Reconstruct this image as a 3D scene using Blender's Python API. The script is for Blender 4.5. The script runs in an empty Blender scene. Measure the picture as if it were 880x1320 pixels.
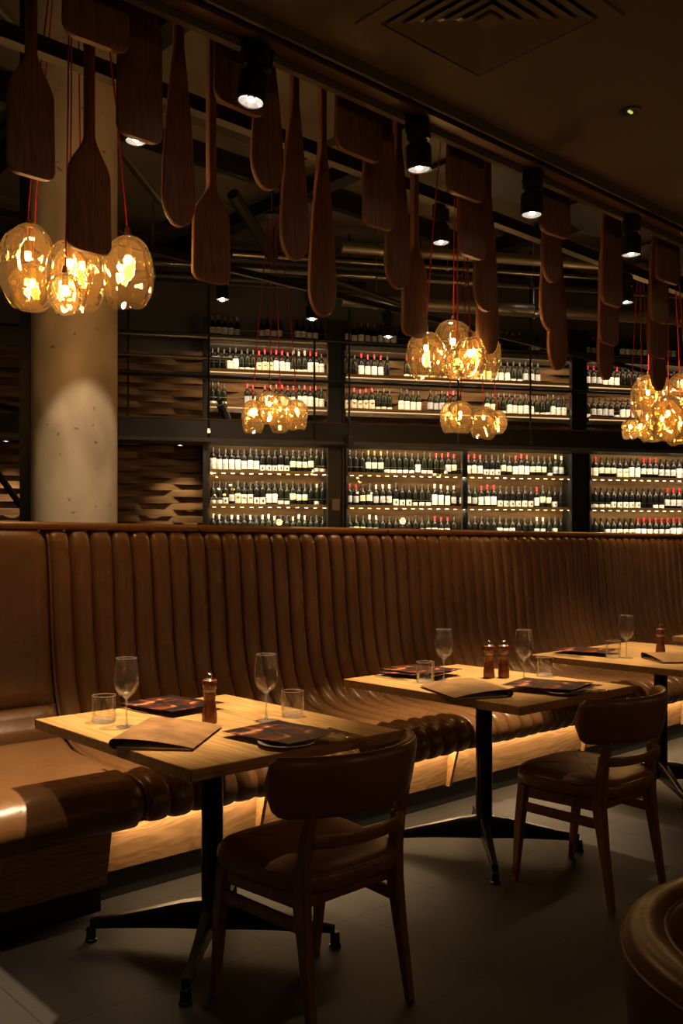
import bpy, math, random
from mathutils import Vector, Matrix, noise
random.seed(7)
S = bpy.context.scene
COL = S.collection
PI = math.pi
# ------------------------------------------------------------------ camera
FPX, CXP, HYP, EYE = 1187.0, 440.0, 705.0, 1.357
FW = Vector((0.672, 0.7405, 0)).normalized()
RT = Vector((FW.y, -FW.x, 0))
cam = bpy.data.cameras.new('camera')
cam.sensor_fit = 'VERTICAL'
cam.sensor_height = 36
cam.lens = FPX / 1320 * 36
cam.shift_y = (HYP - 660) / 1320
cam.clip_end = 100
camo = bpy.data.objects.new('camera', cam)
COL.objects.link(camo)
camo.location = (0, 0, EYE)
camo.rotation_euler = (PI/2, 0, math.atan2(FW.y, FW.x) - PI/2)
S.camera = camo

def at(px, py, z):                       # point on the horizontal plane z
    d = (EYE - z) * FPX / (py - HYP)
    p = FW * d + RT * ((px - CXP) / FPX * d)
    return Vector((p.x, p.y, z))

def at_y(px, py, Y):                     # point on the vertical plane y = Y
    l = (px - CXP) / FPX
    d = Y / (FW.y + l * RT.y)
    p = FW * d + RT * (l * d)
    return Vector((p.x, p.y, EYE + (HYP - py) * d / FPX))

def at_d(px, py, d):                     # point at camera depth d
    p = FW * d + RT * ((px - CXP) / FPX * d)
    return Vector((p.x, p.y, EYE + (HYP - py) * d / FPX))

# ------------------------------------------------------------------ materials
M = {}
def mat(name):
    m = bpy.data.materials.new(name); m.use_nodes = True
    nt = m.node_tree
    return m, nt, nt.nodes['Principled BSDF']

def plain(name, col, rough=.5, metal=0., emis=None, estr=0., spec=.5, bump=0., bscale=40, coat=0.):
    m, nt, b = mat(name)
    b.inputs['Base Color'].default_value = (*col, 1)
    b.inputs['Roughness'].default_value = rough
    b.inputs['Metallic'].default_value = metal
    b.inputs['Specular IOR Level'].default_value = spec
    b.inputs['Coat Weight'].default_value = coat
    if emis:
        b.inputs['Emission Color'].default_value = (*emis, 1)
        b.inputs['Emission Strength'].default_value = estr
    if bump:
        tc = nt.nodes.new('ShaderNodeTexCoord'); n = nt.nodes.new('ShaderNodeTexNoise')
        n.inputs['Scale'].default_value = bscale; n.inputs['Detail'].default_value = 4
        bp = nt.nodes.new('ShaderNodeBump'); bp.inputs['Strength'].default_value = bump; bp.inputs['Distance'].default_value = .01
        nt.links.new(tc.outputs['Object'], n.inputs['Vector']); nt.links.new(n.outputs['Fac'], bp.inputs['Height'])
        nt.links.new(bp.outputs['Normal'], b.inputs['Normal'])
    M[name] = m
    return m

def noisy(name, c1, c2, scale=(3, 3, 3), rough=.5, detail=5, bump=.2, bdist=.004, rough2=None, lo=.3, hi=.7, c3=None, spec=.5, dist=0., rnd=0.):
    m, nt, b = mat(name)
    N = nt.nodes; L = nt.links
    tc = N.new('ShaderNodeTexCoord'); mp = N.new('ShaderNodeMapping')
    mp.inputs['Scale'].default_value = scale
    L.new(tc.outputs['Object'], mp.inputs['Vector'])
    src = mp.outputs['Vector']
    n = N.new('ShaderNodeTexNoise'); n.inputs['Scale'].default_value = 1; n.inputs['Detail'].default_value = detail
    n.inputs['Distortion'].default_value = dist
    L.new(src, n.inputs['Vector'])
    r = N.new('ShaderNodeValToRGB')
    r.color_ramp.elements[0].position = lo; r.color_ramp.elements[1].position = hi
    r.color_ramp.elements[0].color = (*c1, 1); r.color_ramp.elements[1].color = (*c2, 1)
    if c3:
        e = r.color_ramp.elements.new((lo+hi)/2); e.color = (*c3, 1)
    L.new(n.outputs['Fac'], r.inputs['Fac'])
    out = r.outputs['Color']
    if rnd:
        oi = N.new('ShaderNodeObjectInfo'); hs = N.new('ShaderNodeHueSaturation')
        mr = N.new('ShaderNodeMapRange'); mr.inputs['To Min'].default_value = 1-rnd; mr.inputs['To Max'].default_value = 1+rnd
        L.new(oi.outputs['Random'], mr.inputs['Value']); L.new(mr.outputs['Result'], hs.inputs['Value'])
        L.new(out, hs.inputs['Color']); out = hs.outputs['Color']
    L.new(out, b.inputs['Base Color'])
    b.inputs['Roughness'].default_value = rough
    b.inputs['Specular IOR Level'].default_value = spec
    if rough2 is not None:
        mr = N.new('ShaderNodeMapRange'); mr.inputs['To Min'].default_value = rough; mr.inputs['To Max'].default_value = rough2
        L.new(n.outputs['Fac'], mr.inputs['Value']); L.new(mr.outputs['Result'], b.inputs['Roughness'])
    if bump:
        bp = N.new('ShaderNodeBump'); bp.inputs['Strength'].default_value = bump; bp.inputs['Distance'].default_value = bdist
        L.new(n.outputs['Fac'], bp.inputs['Height']); L.new(bp.outputs['Normal'], b.inputs['Normal'])
    M[name] = m
    return m

def leather(name, c1, c2, rough=.36, wrinkle=.2):
    m, nt, b = mat(name); N = nt.nodes; L = nt.links
    tc = N.new('ShaderNodeTexCoord')
    n = N.new('ShaderNodeTexNoise'); n.inputs['Scale'].default_value = 2.2; n.inputs['Detail'].default_value = 6
    L.new(tc.outputs['Object'], n.inputs['Vector'])
    r = N.new('ShaderNodeValToRGB'); r.color_ramp.elements[0].position = .32; r.color_ramp.elements[1].position = .68
    r.color_ramp.elements[0].color = (*c1, 1); r.color_ramp.elements[1].color = (*c2, 1)
    L.new(n.outputs['Fac'], r.inputs['Fac']); L.new(r.outputs['Color'], b.inputs['Base Color'])
    mr = N.new('ShaderNodeMapRange'); mr.inputs['From Min'].default_value = .3; mr.inputs['From Max'].default_value = .7
    mr.inputs['To Min'].default_value = rough-.04; mr.inputs['To Max'].default_value = rough+.06
    n3 = N.new('ShaderNodeTexNoise'); n3.inputs['Scale'].default_value = 9; n3.inputs['Detail'].default_value = 5
    L.new(tc.outputs['Object'], n3.inputs['Vector']); L.new(n3.outputs['Fac'], mr.inputs['Value']); L.new(mr.outputs['Result'], b.inputs['Roughness'])
    n2 = N.new('ShaderNodeTexNoise'); n2.inputs['Scale'].default_value = 14; n2.inputs['Detail'].default_value = 3; n2.inputs['Distortion'].default_value = .6
    L.new(tc.outputs['Object'], n2.inputs['Vector'])
    v = N.new('ShaderNodeTexVoronoi'); v.inputs['Scale'].default_value = 420
    L.new(tc.outputs['Object'], v.inputs['Vector'])
    bp = N.new('ShaderNodeBump'); bp.inputs['Strength'].default_value = wrinkle; bp.inputs['Distance'].default_value = .012
    L.new(n2.outputs['Fac'], bp.inputs['Height'])
    bp2 = N.new('ShaderNodeBump'); bp2.inputs['Strength'].default_value = .12; bp2.inputs['Distance'].default_value = .001
    L.new(v.outputs['Distance'], bp2.inputs['Height']); L.new(bp.outputs['Normal'], bp2.inputs['Normal'])
    L.new(bp2.outputs['Normal'], b.inputs['Normal'])
    M[name] = m

def wood(name, c1, c2, axis='X', rings=9, rough=.42, bump=.12, plank=0., plank_axis='X', tone=.15, stretch=9):
    m, nt, b = mat(name); N = nt.nodes; L = nt.links
    tc = N.new('ShaderNodeTexCoord'); mp = N.new('ShaderNodeMapping')
    sc = [rings]*3; sc['XYZ'.index(axis)] = rings/stretch
    mp.inputs['Scale'].default_value = sc
    L.new(tc.outputs['Object'], mp.inputs['Vector'])
    src = mp.outputs['Vector']
    fac_extra = None
    if plank:
        sp = N.new('ShaderNodeSeparateXYZ'); L.new(tc.outputs['Object'], sp.inputs[0])
        dv = N.new('ShaderNodeMath'); dv.operation = 'DIVIDE'; dv.inputs[1].default_value = plank
        L.new(sp.outputs[plank_axis], dv.inputs[0])
        fl = N.new('ShaderNodeMath'); fl.operation = 'FLOOR'; L.new(dv.outputs[0], fl.inputs[0])
        oi = N.new('ShaderNodeObjectInfo'); ad0 = N.new('ShaderNodeMath'); ad0.operation = 'MULTIPLY_ADD'
        ad0.inputs[1].default_value = 37.; L.new(oi.outputs['Random'], ad0.inputs[0]); L.new(fl.outputs[0], ad0.inputs[2])
        wn = N.new('ShaderNodeTexWhiteNoise'); wn.noise_dimensions = '1D'; L.new(ad0.outputs[0], wn.inputs['W'])
        vm = N.new('ShaderNodeVectorMath'); vm.operation = 'MULTIPLY_ADD'
        vm.inputs[1].default_value = (40, 40, 40); L.new(wn.outputs['Color'], vm.inputs[0]); L.new(src, vm.inputs[2])
        src = vm.outputs[0]; fac_extra = wn.outputs['Value']
    n = N.new('ShaderNodeTexNoise'); n.inputs['Scale'].default_value = 1; n.inputs['Detail'].default_value = 2; n.inputs['Distortion'].default_value = .8
    L.new(src, n.inputs['Vector'])
    w = N.new('ShaderNodeMath'); w.operation = 'MULTIPLY'; w.inputs[1].default_value = 9.; L.new(n.outputs['Fac'], w.inputs[0])
    fr = N.new('ShaderNodeMath'); fr.operation = 'PINGPONG'; fr.inputs[1].default_value = .5; L.new(w.outputs[0], fr.inputs[0])
    f = N.new('ShaderNodeTexNoise'); f.inputs['Scale'].default_value = 7; f.inputs['Detail'].default_value = 4
    L.new(src, f.inputs['Vector'])
    mx = N.new('ShaderNodeMath'); mx.operation = 'MULTIPLY_ADD'; mx.inputs[1].default_value = .9; L.new(fr.outputs[0], mx.inputs[0]); 
    m2 = N.new('ShaderNodeMath'); m2.operation = 'MULTIPLY'; m2.inputs[1].default_value = .6; L.new(f.outputs['Fac'], m2.inputs[0])
    L.new(m2.outputs[0], mx.inputs[2])
    r = N.new('ShaderNodeValToRGB'); r.color_ramp.elements[0].position = .2; r.color_ramp.elements[1].position = .75
    r.color_ramp.elements[0].color = (*c1, 1); r.color_ramp.elements[1].color = (*c2, 1)
    L.new(mx.outputs[0], r.inputs['Fac']); out = r.outputs['Color']
    if fac_extra:
        hs = N.new('ShaderNodeHueSaturation'); mr = N.new('ShaderNodeMapRange')
        mr.inputs['To Min'].default_value = 1-tone; mr.inputs['To Max'].default_value = 1+tone
        L.new(fac_extra, mr.inputs['Value']); L.new(mr.outputs['Result'], hs.inputs['Value']); L.new(out, hs.inputs['Color']); out = hs.outputs['Color']
    L.new(out, b.inputs['Base Color']); b.inputs['Roughness'].default_value = rough
    bp = N.new('ShaderNodeBump'); bp.inputs['Strength'].default_value = bump; bp.inputs['Distance'].default_value = .002
    L.new(mx.outputs[0], bp.inputs['Height']); L.new(bp.outputs['Normal'], b.inputs['Normal'])
    M[name] = m

def thin_glass(name, tint=(1, 1, 1), amt=1.0, rough=.02, bump=0., bscale=6, base=.03, glow_mix=0., fcol=(1, 1, 1)):
    m = bpy.data.materials.new(name); m.use_nodes = True; nt = m.node_tree; N = nt.nodes; L = nt.links
    N.remove(N['Principled BSDF'])
    tr = N.new('ShaderNodeBsdfTransparent'); tr.inputs[0].default_value = (*tint, 1)
    gl = N.new('ShaderNodeBsdfGlossy'); gl.inputs['Roughness'].default_value = rough
    gl.inputs['Color'].default_value = (min(1, tint[0]+.1), min(1, tint[1]+.1), min(1, tint[2]+.1), 1)
    lw = N.new('ShaderNodeLayerWeight'); lw.inputs['Blend'].default_value = .25
    mr = N.new('ShaderNodeMapRange'); mr.inputs['To Min'].default_value = base; mr.inputs['To Max'].default_value = amt
    L.new(lw.outputs['Fresnel'], mr.inputs['Value'])
    mx = N.new('ShaderNodeMixShader'); L.new(mr.outputs['Result'], mx.inputs[0]); L.new(tr.outputs[0], mx.inputs[1]); L.new(gl.outputs[0], mx.inputs[2])
    last = mx
    if glow_mix:  # diffuse share imitates glints and inner glow of the glass
        tl = N.new('ShaderNodeBsdfTranslucent'); tl.inputs[0].default_value = (*fcol, 1)
        df = N.new('ShaderNodeBsdfDiffuse'); df.inputs[0].default_value = (*fcol, 1)
        m1 = N.new('ShaderNodeMixShader'); m1.inputs[0].default_value = .5; L.new(tl.outputs[0], m1.inputs[1]); L.new(df.outputs[0], m1.inputs[2])
        m2 = N.new('ShaderNodeMixShader'); m2.inputs[0].default_value = glow_mix; L.new(mx.outputs[0], m2.inputs[1]); L.new(m1.outputs[0], m2.inputs[2]); last = m2
    L.new(last.outputs[0], N['Material Output'].inputs[0])
    if bump:
        tc = N.new('ShaderNodeTexCoord'); n = N.new('ShaderNodeTexNoise'); n.inputs['Scale'].default_value = bscale; n.inputs['Detail'].default_value = 1
        bp = N.new('ShaderNodeBump'); bp.inputs['Strength'].default_value = bump; bp.inputs['Distance'].default_value = .05
        L.new(tc.outputs['Object'], n.inputs['Vector']); L.new(n.outputs['Fac'], bp.inputs['Height'])
        L.new(bp.outputs['Normal'], gl.inputs['Normal']); L.new(bp.outputs['Normal'], lw.inputs['Normal'])
    M[name] = m

leather('tan_leather', (.140, .066, .026), (.205, .099, .039), .29)
leather('tub_leather', (.095, .040, .018), (.14, .058, .026), .4, .2)
leather('brown_leather', (.17, .068, .034), (.24, .098, .048), .32, .2)
leather('cap_leather', (.22, .095, .03), (.27, .12, .04), .3, .1)
wood('oak_top', (.34, .185, .062), (.60, .36, .135), 'Y', 8, .38, .1, .2, 'X', .16)
wood('oak_edge', (.30, .165, .062), (.47, .27, .11), 'X', 9, .45)
wood('oak_panel', (.20, .11, .05), (.36, .21, .10), 'X', 13, .45, .12, 1.25, 'X', .08, 8)
wood('walnut', (.13, .054, .026), (.22, .095, .045), 'Z', 14, .33)
wood('paddle_wood', (.135, .057, .027), (.24, .105, .049), 'Z', 12, .6, .2)
wood('mill_wood', (.10, .030, .014), (.19, .062, .026), 'Z', 30, .2)
noisy('stave', (.08, .042, .019), (.26, .15, .07), (1.2, 6, 14), .75, 4, .3, .004, spec=.12)
plain('black_metal', (.012, .012, .013), .38, .2)
plain('black_cast', (.010, .010, .011), .3, .3)
plain('dark_steel', (.028, .026, .024), .45, .5)
plain('satin_steel', (.45, .42, .38), .3, 1.)
plain('duct_steel', (.30, .275, .24), .42, .8, bump=.1, bscale=3)
plain('chrome', (.8, .78, .75), .12, 1.)
plain('collar', (.6, .5, .38), .4, .5)
plain('brass', (.45, .27, .10), .32, 1.)
plain('tray_steel', (.35, .33, .30), .3, .9, bump=.6, bscale=60)
plain('toe_black', (.012, .015, .019), .5)
plain('red_cord', (.38, .012, .014), .5)
plain('bulb', (1, .7, .3), .3, emis=(1.0, .52, .17), estr=55)
plain('lens', (1, 1, 1), .2, emis=(1., .92, .8), estr=30)
plain('led', (1, .8, .5), .3, emis=(1., .66, .32), estr=7)
plain('led_cabinet', (1, .8, .5), .3, emis=(1., .70, .38), estr=3.2)
plain('led_dim', (1, .8, .5), .3, emis=(1., .62, .28), estr=.9)
plain('tiny_led', (.5, .5, .1), .3, emis=(.7, .8, .15), estr=.8)
plain('pages', (.62, .58, .52), .7)
plain('page_dark', (.02, .02, .025), .5)
plain('plate_glaze', (.45, .40, .34), .25)
plain('bottle_glass', (.004, .004, .004), .26, spec=.16)
plain('bottle_green', (.006, .008, .004), .26, spec=.16)
plain('label_white', (.82, .80, .74), .6)
plain('label_cream', (.74, .68, .52), .6)
plain('label_grey', (.42, .44, .48), .5)
plain('label_mark', (.07, .05, .04), .5)
plain('foil_black', (.012, .012, .012), .4)
plain('foil_red', (.42, .012, .03), .35)
plain('foil_cream', (.5, .46, .40), .45)
plain('foil_gold', (.45, .25, .07), .35, .6)
plain('switch_tan', (.42, .30, .22), .5)
noisy('concrete', (.24, .20, .155), (.47, .41, .34), (2.6, 2.6, 1.4), .75, 9, .35, .008, lo=.36, hi=.62, dist=.4)
noisy('soffit_paint', (.10, .082, .058), (.115, .092, .066), (2, 2, 2), .85, 2, 0)
noisy('ceiling_concrete', (.17, .145, .112), (.25, .215, .17), (1.3, .35, 1), .85, 6, .2, .01)
noisy('upper_wall', (.075, .068, .06), (.115, .105, .092), (1, 1, 1), .85, 5, .1)
noisy('cabinet_back_shade', (.025, .014, .005), (.085, .048, .018), (1.5, 6, 14), .8, 4, .2, spec=.05)  # shade between bottles and patches of lit wood put into the colour
plain('lip_steel', (.07, .06, .05), .5, .3)
plain('dark_bronze', (.10, .055, .03), .5, .3)
plain('deck_steel', (.09, .08, .07), .5, .2)
plain('bronze', (.42, .24, .085), .42, .35)
noisy('dark_backing', (.03, .022, .016), (.05, .038, .028), (2, 2, 2), .8, 3, 0)
noisy('leather_cover', (.15, .072, .024), (.36, .19, .07), (14, 14, 14), .5, 7, .4, .002)
thin_glass('clear_glass', (.985, .98, .97), .42, .03, base=.05, glow_mix=.008)
thin_glass('thick_glass', (.95, .94, .9), .5, .08, base=.12, glow_mix=.14)  # milky white stands in for caustic hot spots in stems and bases
thin_glass('amber_glass', (.97, .86, .62), .8, .05, .06, 3.5, .045, .04, (1., .66, .30))
thin_glass('pane_glass', (.93, .94, .92), .5, .01, base=.02)

def column_pits():
    m = M['concrete']; nt = m.node_tree; N = nt.nodes; L = nt.links; b = N['Principled BSDF']
    tc = N.new('ShaderNodeTexCoord'); v = N.new('ShaderNodeTexVoronoi'); v.inputs['Scale'].default_value = 11; v.inputs['Randomness'].default_value = 1
    nz = N.new('ShaderNodeTexNoise'); nz.inputs['Scale'].default_value = 5; nz.inputs['Detail'].default_value = 8
    L.new(tc.outputs['Object'], nz.inputs['Vector'])
    ml = N.new('ShaderNodeVectorMath'); ml.operation = 'MULTIPLY_ADD'; ml.inputs[1].default_value = (.25, .25, .25)
    L.new(nz.outputs['Color'], ml.inputs[0]); L.new(tc.outputs['Object'], ml.inputs[2]); L.new(ml.outputs[0], v.inputs['Vector'])
    r = N.new('ShaderNodeValToRGB'); r.color_ramp.elements[0].position = .06; r.color_ramp.elements[1].position = .14
    r.color_ramp.elements[0].color = (.35, .33, .3, 1); r.color_ramp.elements[1].color = (1, 1, 1, 1)
    L.new(v.outputs['Distance'], r.inputs['Fac'])
    old = b.inputs['Base Color'].links[0].from_socket
    mx = N.new('ShaderNodeMix'); mx.data_type = 'RGBA'; mx.blend_type = 'MULTIPLY'; mx.inputs[0].default_value = 1
    L.new(old, mx.inputs[6]); L.new(r.outputs['Color'], mx.inputs[7]); L.new(mx.outputs[2], b.inputs['Base Color'])
column_pits()

def floor_mat():
    m, nt, b = mat('floor_tile'); N = nt.nodes; L = nt.links
    tc = N.new('ShaderNodeTexCoord'); mp = N.new('ShaderNodeMapping'); mp.inputs['Location'].default_value = (-1.53, -2.47, 0)
    L.new(tc.outputs['Object'], mp.inputs['Vector'])
    br = N.new('ShaderNodeTexBrick'); br.offset = .5; br.inputs['Scale'].default_value = 1
    br.inputs['Brick Width'].default_value = .8; br.inputs['Row Height'].default_value = .62
    br.inputs['Mortar Size'].default_value = .003; br.inputs['Mortar Smooth'].default_value = .1
    br.inputs['Color1'].default_value = (.036, .033, .032, 1); br.inputs['Color2'].default_value = (.048, .044, .042, 1)
    br.inputs['Mortar'].default_value = (.020, .017, .014, 1)
    L.new(mp.outputs['Vector'], br.inputs['Vector'])
    n = N.new('ShaderNodeTexNoise'); n.inputs['Scale'].default_value = 90; n.inputs['Detail'].default_value = 5
    L.new(tc.outputs['Object'], n.inputs['Vector'])
    n2 = N.new('ShaderNodeTexNoise'); n2.inputs['Scale'].default_value = 3; n2.inputs['Detail'].default_value = 6
    L.new(tc.outputs['Object'], n2.inputs['Vector'])
    ad = N.new('ShaderNodeMath'); ad.operation = 'ADD'; L.new(n.outputs['Fac'], ad.inputs[0]); L.new(n2.outputs['Fac'], ad.inputs[1])
    mr = N.new('ShaderNodeMapRange'); mr.inputs['From Min'].default_value = .7; mr.inputs['From Max'].default_value = 1.3
    mr.inputs['To Min'].default_value = .78; mr.inputs['To Max'].default_value = 1.18; L.new(ad.outputs[0], mr.inputs['Value'])
    hs = N.new('ShaderNodeHueSaturation'); L.new(br.outputs['Color'], hs.inputs['Color']); L.new(mr.outputs['Result'], hs.inputs['Value'])
    L.new(hs.outputs['Color'], b.inputs['Base Color']); b.inputs['Roughness'].default_value = .6; b.inputs['Specular IOR Level'].default_value = .25
    bp = N.new('ShaderNodeBump'); bp.inputs['Strength'].default_value = .15; bp.inputs['Distance'].default_value = .002
    L.new(n.outputs['Fac'], bp.inputs['Height']); L.new(bp.outputs['Normal'], b.inputs['Normal'])
    M['floor_tile'] = m
floor_mat()

def menu_mat():                         # abstract glowing-ember picture printed on the card
    m, nt, b = mat('menu_print'); N = nt.nodes; L = nt.links
    tc = N.new('ShaderNodeTexCoord'); mp = N.new('ShaderNodeMapping'); mp.inputs['Scale'].default_value = (7, 4, 1); mp.inputs['Rotation'].default_value = (0, 0, .6)
    L.new(tc.outputs['Object'], mp.inputs['Vector'])
    n = N.new('ShaderNodeTexNoise'); n.inputs['Scale'].default_value = 1.2; n.inputs['Detail'].default_value = 4; n.inputs['Distortion'].default_value = 2.2
    L.new(mp.outputs[0], n.inputs['Vector'])
    r = N.new('ShaderNodeValToRGB'); e = r.color_ramp.elements
    e[0].position = .44; e[0].color = (.012, .010, .012, 1); e[1].position = .68; e[1].color = (.62, .40, .28, 1)
    x = e.new(.51); x.color = (.075, .018, .008, 1); x = e.new(.58); x.color = (.26, .06, .015, 1)
    L.new(n.outputs['Fac'], r.inputs['Fac']); L.new(r.outputs['Color'], b.inputs['Base Color']); b.inputs['Roughness'].default_value = .5; b.inputs['Specular IOR Level'].default_value = .2
    M['menu_print'] = m
menu_mat()

# ------------------------------------------------------------------ mesh builder
class MB:
    def __init__(s): s.v = []; s.f = []
    def add(s, vs, fs):
        o = len(s.v); s.v += [tuple(x) for x in vs]; s.f += [tuple(i+o for i in f) for f in fs]; return s
    def box(s, x0, x1, y0, y1, z0, z1, b=0.):
        if b <= 0:
            vs = [(x, y, z) for z in (z0, z1) for y in (y0, y1) for x in (x0, x1)]
            return s.add(vs, [(0, 2, 3, 1), (4, 5, 7, 6), (0, 1, 5, 4), (2, 6, 7, 3), (0, 4, 6, 2), (1, 3, 7, 5)])
        rings = []
        for z, i in ((z0, b), (z0+b, 0), (z1-b, 0), (z1, b)):
            r = []
            for cx, cy, a0 in ((x1-b, y1-b, 0), (x0+b, y1-b, 90), (x0+b, y0+b, 180), (x1-b, y0+b, 270)):
                for k in (0, 45, 90):
                    a = math.radians(a0+k); r.append((cx+(b-i*.7)*math.cos(a), cy+(b-i*.7)*math.sin(a), z))
            rings.append(r)
        return s.loft(rings)
    def loft(s, rings, cap=True, closed=True):
        n = len(rings[0]); vs = [p for r in rings for p in r]; fs = []
        for i in range(len(rings)-1):
            for j in range(n if closed else n-1):
                a = i*n+j; b = i*n+(j+1) % n
                fs.append((a, b, b+n, a+n))
        if cap and closed:
            fs.append(tuple(range(n-1, -1, -1))); fs.append(tuple((len(rings)-1)*n+k for k in range(n)))
        return s.add(vs, fs)
    def tube(s, path, r, n=10, cap=True):
        P = [Vector(p) for p in path]; rings = []
        rr = r if isinstance(r, (list, tuple)) else [r]*len(P)
        up = None
        for i, p in enumerate(P):
            t = ((P[min(i+1, len(P)-1)]-P[max(i-1, 0)])).normalized()
            if up is None:
                up = Vector((0, 0, 1)) if abs(t.z) < .9 else Vector((1, 0, 0))
            a = t.cross(up).normalized(); b_ = a.cross(t).normalized(); up = b_
            rings.append([p+(a*math.cos(2*PI*k/n)+b_*math.sin(2*PI*k/n))*rr[i] for k in range(n)])
        return s.loft(rings, cap)
    def bar(s, path, w, h, up=(0, 0, 1)):    # rectangular section swept along a path; w, h may be lists
        P = [Vector(p) for p in path]; rings = []; n = len(P)
        W = w if isinstance(w, (list, tuple)) else [w]*n; H = h if isinstance(h, (list, tuple)) else [h]*n
        U = Vector(up)
        for i, p in enumerate(P):
            t = (P[min(i+1, n-1)]-P[max(i-1, 0)]).normalized()
            a = t.cross(U).normalized(); b_ = a.cross(t).normalized()
            c = .22
            pts = []
            for sx, sy in ((1, 1), (-1, 1), (-1, -1), (1, -1)):
                k = [(1-c, 1), (1, 1-c)] if sx*sy > 0 else [(1, 1-c), (1-c, 1)]
                if sx*sy > 0: k = k[::-1]
                else: k = k[::-1]
                for kx, ky in k:
                    pts.append(p+a*(sx*kx*W[i]/2)+b_*(sy*ky*H[i]/2))
            rings.append(pts)
        return s.loft(rings)
    def lathe(s, prof, n=24, c=(0, 0, 0), cap=False):
        rings = [[(c[0]+r*math.cos(2*PI*k/n), c[1]+r*math.sin(2*PI*k/n), c[2]+z) for k in range(n)] for r, z in prof]
        return s.loft(rings, cap)
    def xform(s, mtx):
        s.v = [tuple(mtx @ Vector(p)) for p in s.v]; return s
    def mesh(s, name, m, smooth=True, ang=40):
        me = bpy.data.meshes.new(name); me.from_pydata(s.v, [], s.f)
        me.materials.append(M[m])
        me.validate(); 
        if smooth:
            me.shade_smooth()
            try: me.set_sharp_from_angle(angle=math.radians(ang))
            except Exception: pass
        return me
    def build(s, name, m, parent=None, smooth=True, ang=40, loc=None):
        o = bpy.data.objects.new(name, s.mesh(name, m, smooth, ang)); COL.objects.link(o)
        if parent is not None: o.parent = parent
        if loc is not None: o.location = loc
        return o

def bx(*a, **k): return MB().box(*a, **k)
def tag(o, label=None, cat=None, group=None, kind=None):
    if label: o['label'] = label
    if cat: o['category'] = cat
    if group: o['group'] = group
    if kind: o['kind'] = kind
    return o
def struct(o): o['kind'] = 'structure'; return o
def thing(name, label, cat, loc=(0, 0, 0), rz=0, group=None):
    o = bpy.data.objects.new(name, None); COL.objects.link(o); o.location = loc; o.rotation_euler = (0, 0, rz)
    o.empty_display_size = .1
    return tag(o, label, cat, group)
def dup(root, loc, rz=None, label=None, group=None, scale=None):
    def cp(o, par):
        c = o.copy(); COL.objects.link(c); c.parent = par
        for ch in o.children: cp(ch, c)
        return c
    r = cp(root, None); r.location = loc
    if rz is not None: r.rotation_euler = (0, 0, rz)
    if scale: r.scale = scale
    if label: r['label'] = label
    if group: r['group'] = group
    return r
def light(name, typ, loc, energy, color, target=None, **k):
    l = bpy.data.lights.new(name, typ); l.energy = energy; l.color = color
    for a, b in k.items(): setattr(l, a, b)
    o = bpy.data.objects.new(name, l); COL.objects.link(o); o.location = loc
    if target is not None:
        o.rotation_euler = (Vector(target)-Vector(loc)).to_track_quat('-Z', 'Y').to_euler()
    return o
ORD = ['first', 'second', 'third', 'fourth', 'fifth', 'sixth', 'seventh', 'eighth', 'ninth', 'tenth']
WARM = (1., .66, .34)
SPOTC = (1., .72, .42)

# ------------------------------------------------------------------ room shell
ZS = 3.2          # low ceiling
ZC = 5.3          # high ceiling behind it
struct(bx(-4, 18, -4, 14, -.1, 0).build('floor', 'floor_tile'))
so = MB().box(-4, 16, -4, 2.61, ZS, ZS+.15)
so.box(-4, 16, 2.46, 2.61, ZS+.15, ZC)
struct(so.build('ceiling', 'soffit_paint', smooth=False))
# high ceiling of concrete slabs with open joints
hc = MB()
y = 2.61
for k in range(7):
    y1 = y + 1.55
    for j in range(9):
        x0 = -4 + j*2.5
        hc.box(x0+.03, x0+2.47, y+.03, y1-.03, ZC + .05*((j+k) % 2), ZC+.2)
    y = y1
hc.box(-4, 18.5, 2.61, 13.6, ZC+.2, ZC+.3)
struct(hc.build('ceiling', 'ceiling_concrete', smooth=False))

# wine wall frame: local x runs along the wall, local -y faces the camera
TH = math.radians(-29.5)
P0 = FW*12.5
WM = Matrix.Translation((P0.x, P0.y, 0)) @ Matrix.Rotation(TH, 4, 'Z')
def wall_u(px, w=0):
    l = (px-CXP)/FPX
    ud = Vector((math.cos(TH), math.sin(TH), 0)); wd = Vector((math.sin(TH), -math.cos(TH), 0))
    base = FW*12.5 + wd*w
    # (base+u*ud).RT = l*(base+u*ud).FW
    return (l*base.dot(FW)-base.dot(RT)) / (ud.dot(RT)-l*ud.dot(FW))
def wobj(mb, name, m, parent=None, **k):
    o = mb.build(name, m, parent, **k)
    if parent is None: o.matrix_world = WM
    return o
struct(wobj(bx(-9, 9, .32, .5, 0, ZC+.3), 'wall_back', 'upper_wall', smooth=False))
# woven timber staves over the wall
st = MB()
rows = 46; hgt = .083
for r in range(rows):
    z0 = .9 + r*hgt
    if z0 > 3.95: break
    for u0, u1 in ((-9, 8.5),):
        n = int((u1-u0)/.045)
        rings = []
        jit = random.uniform(-.004, .004)
        for i in range(n+1):
            u = u0+(u1-u0)*i/n
            ph = math.sin(2*PI*u/.9 + (PI if r % 2 else 0))
            w = .20 + .055*ph
            hh = hgt*.5*(1.0 - .10*ph)
            zc = z0 + jit + .006*math.sin(u*3+r)
            rings.append([(u, w-.012, zc-hh), (u, w+.012, zc-hh), (u, w+.012, zc+hh), (u, w-.012, zc+hh)])
        st.loft(rings)
struct(wobj(st, 'wall_back_staves', 'stave', ang=50))

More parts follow.
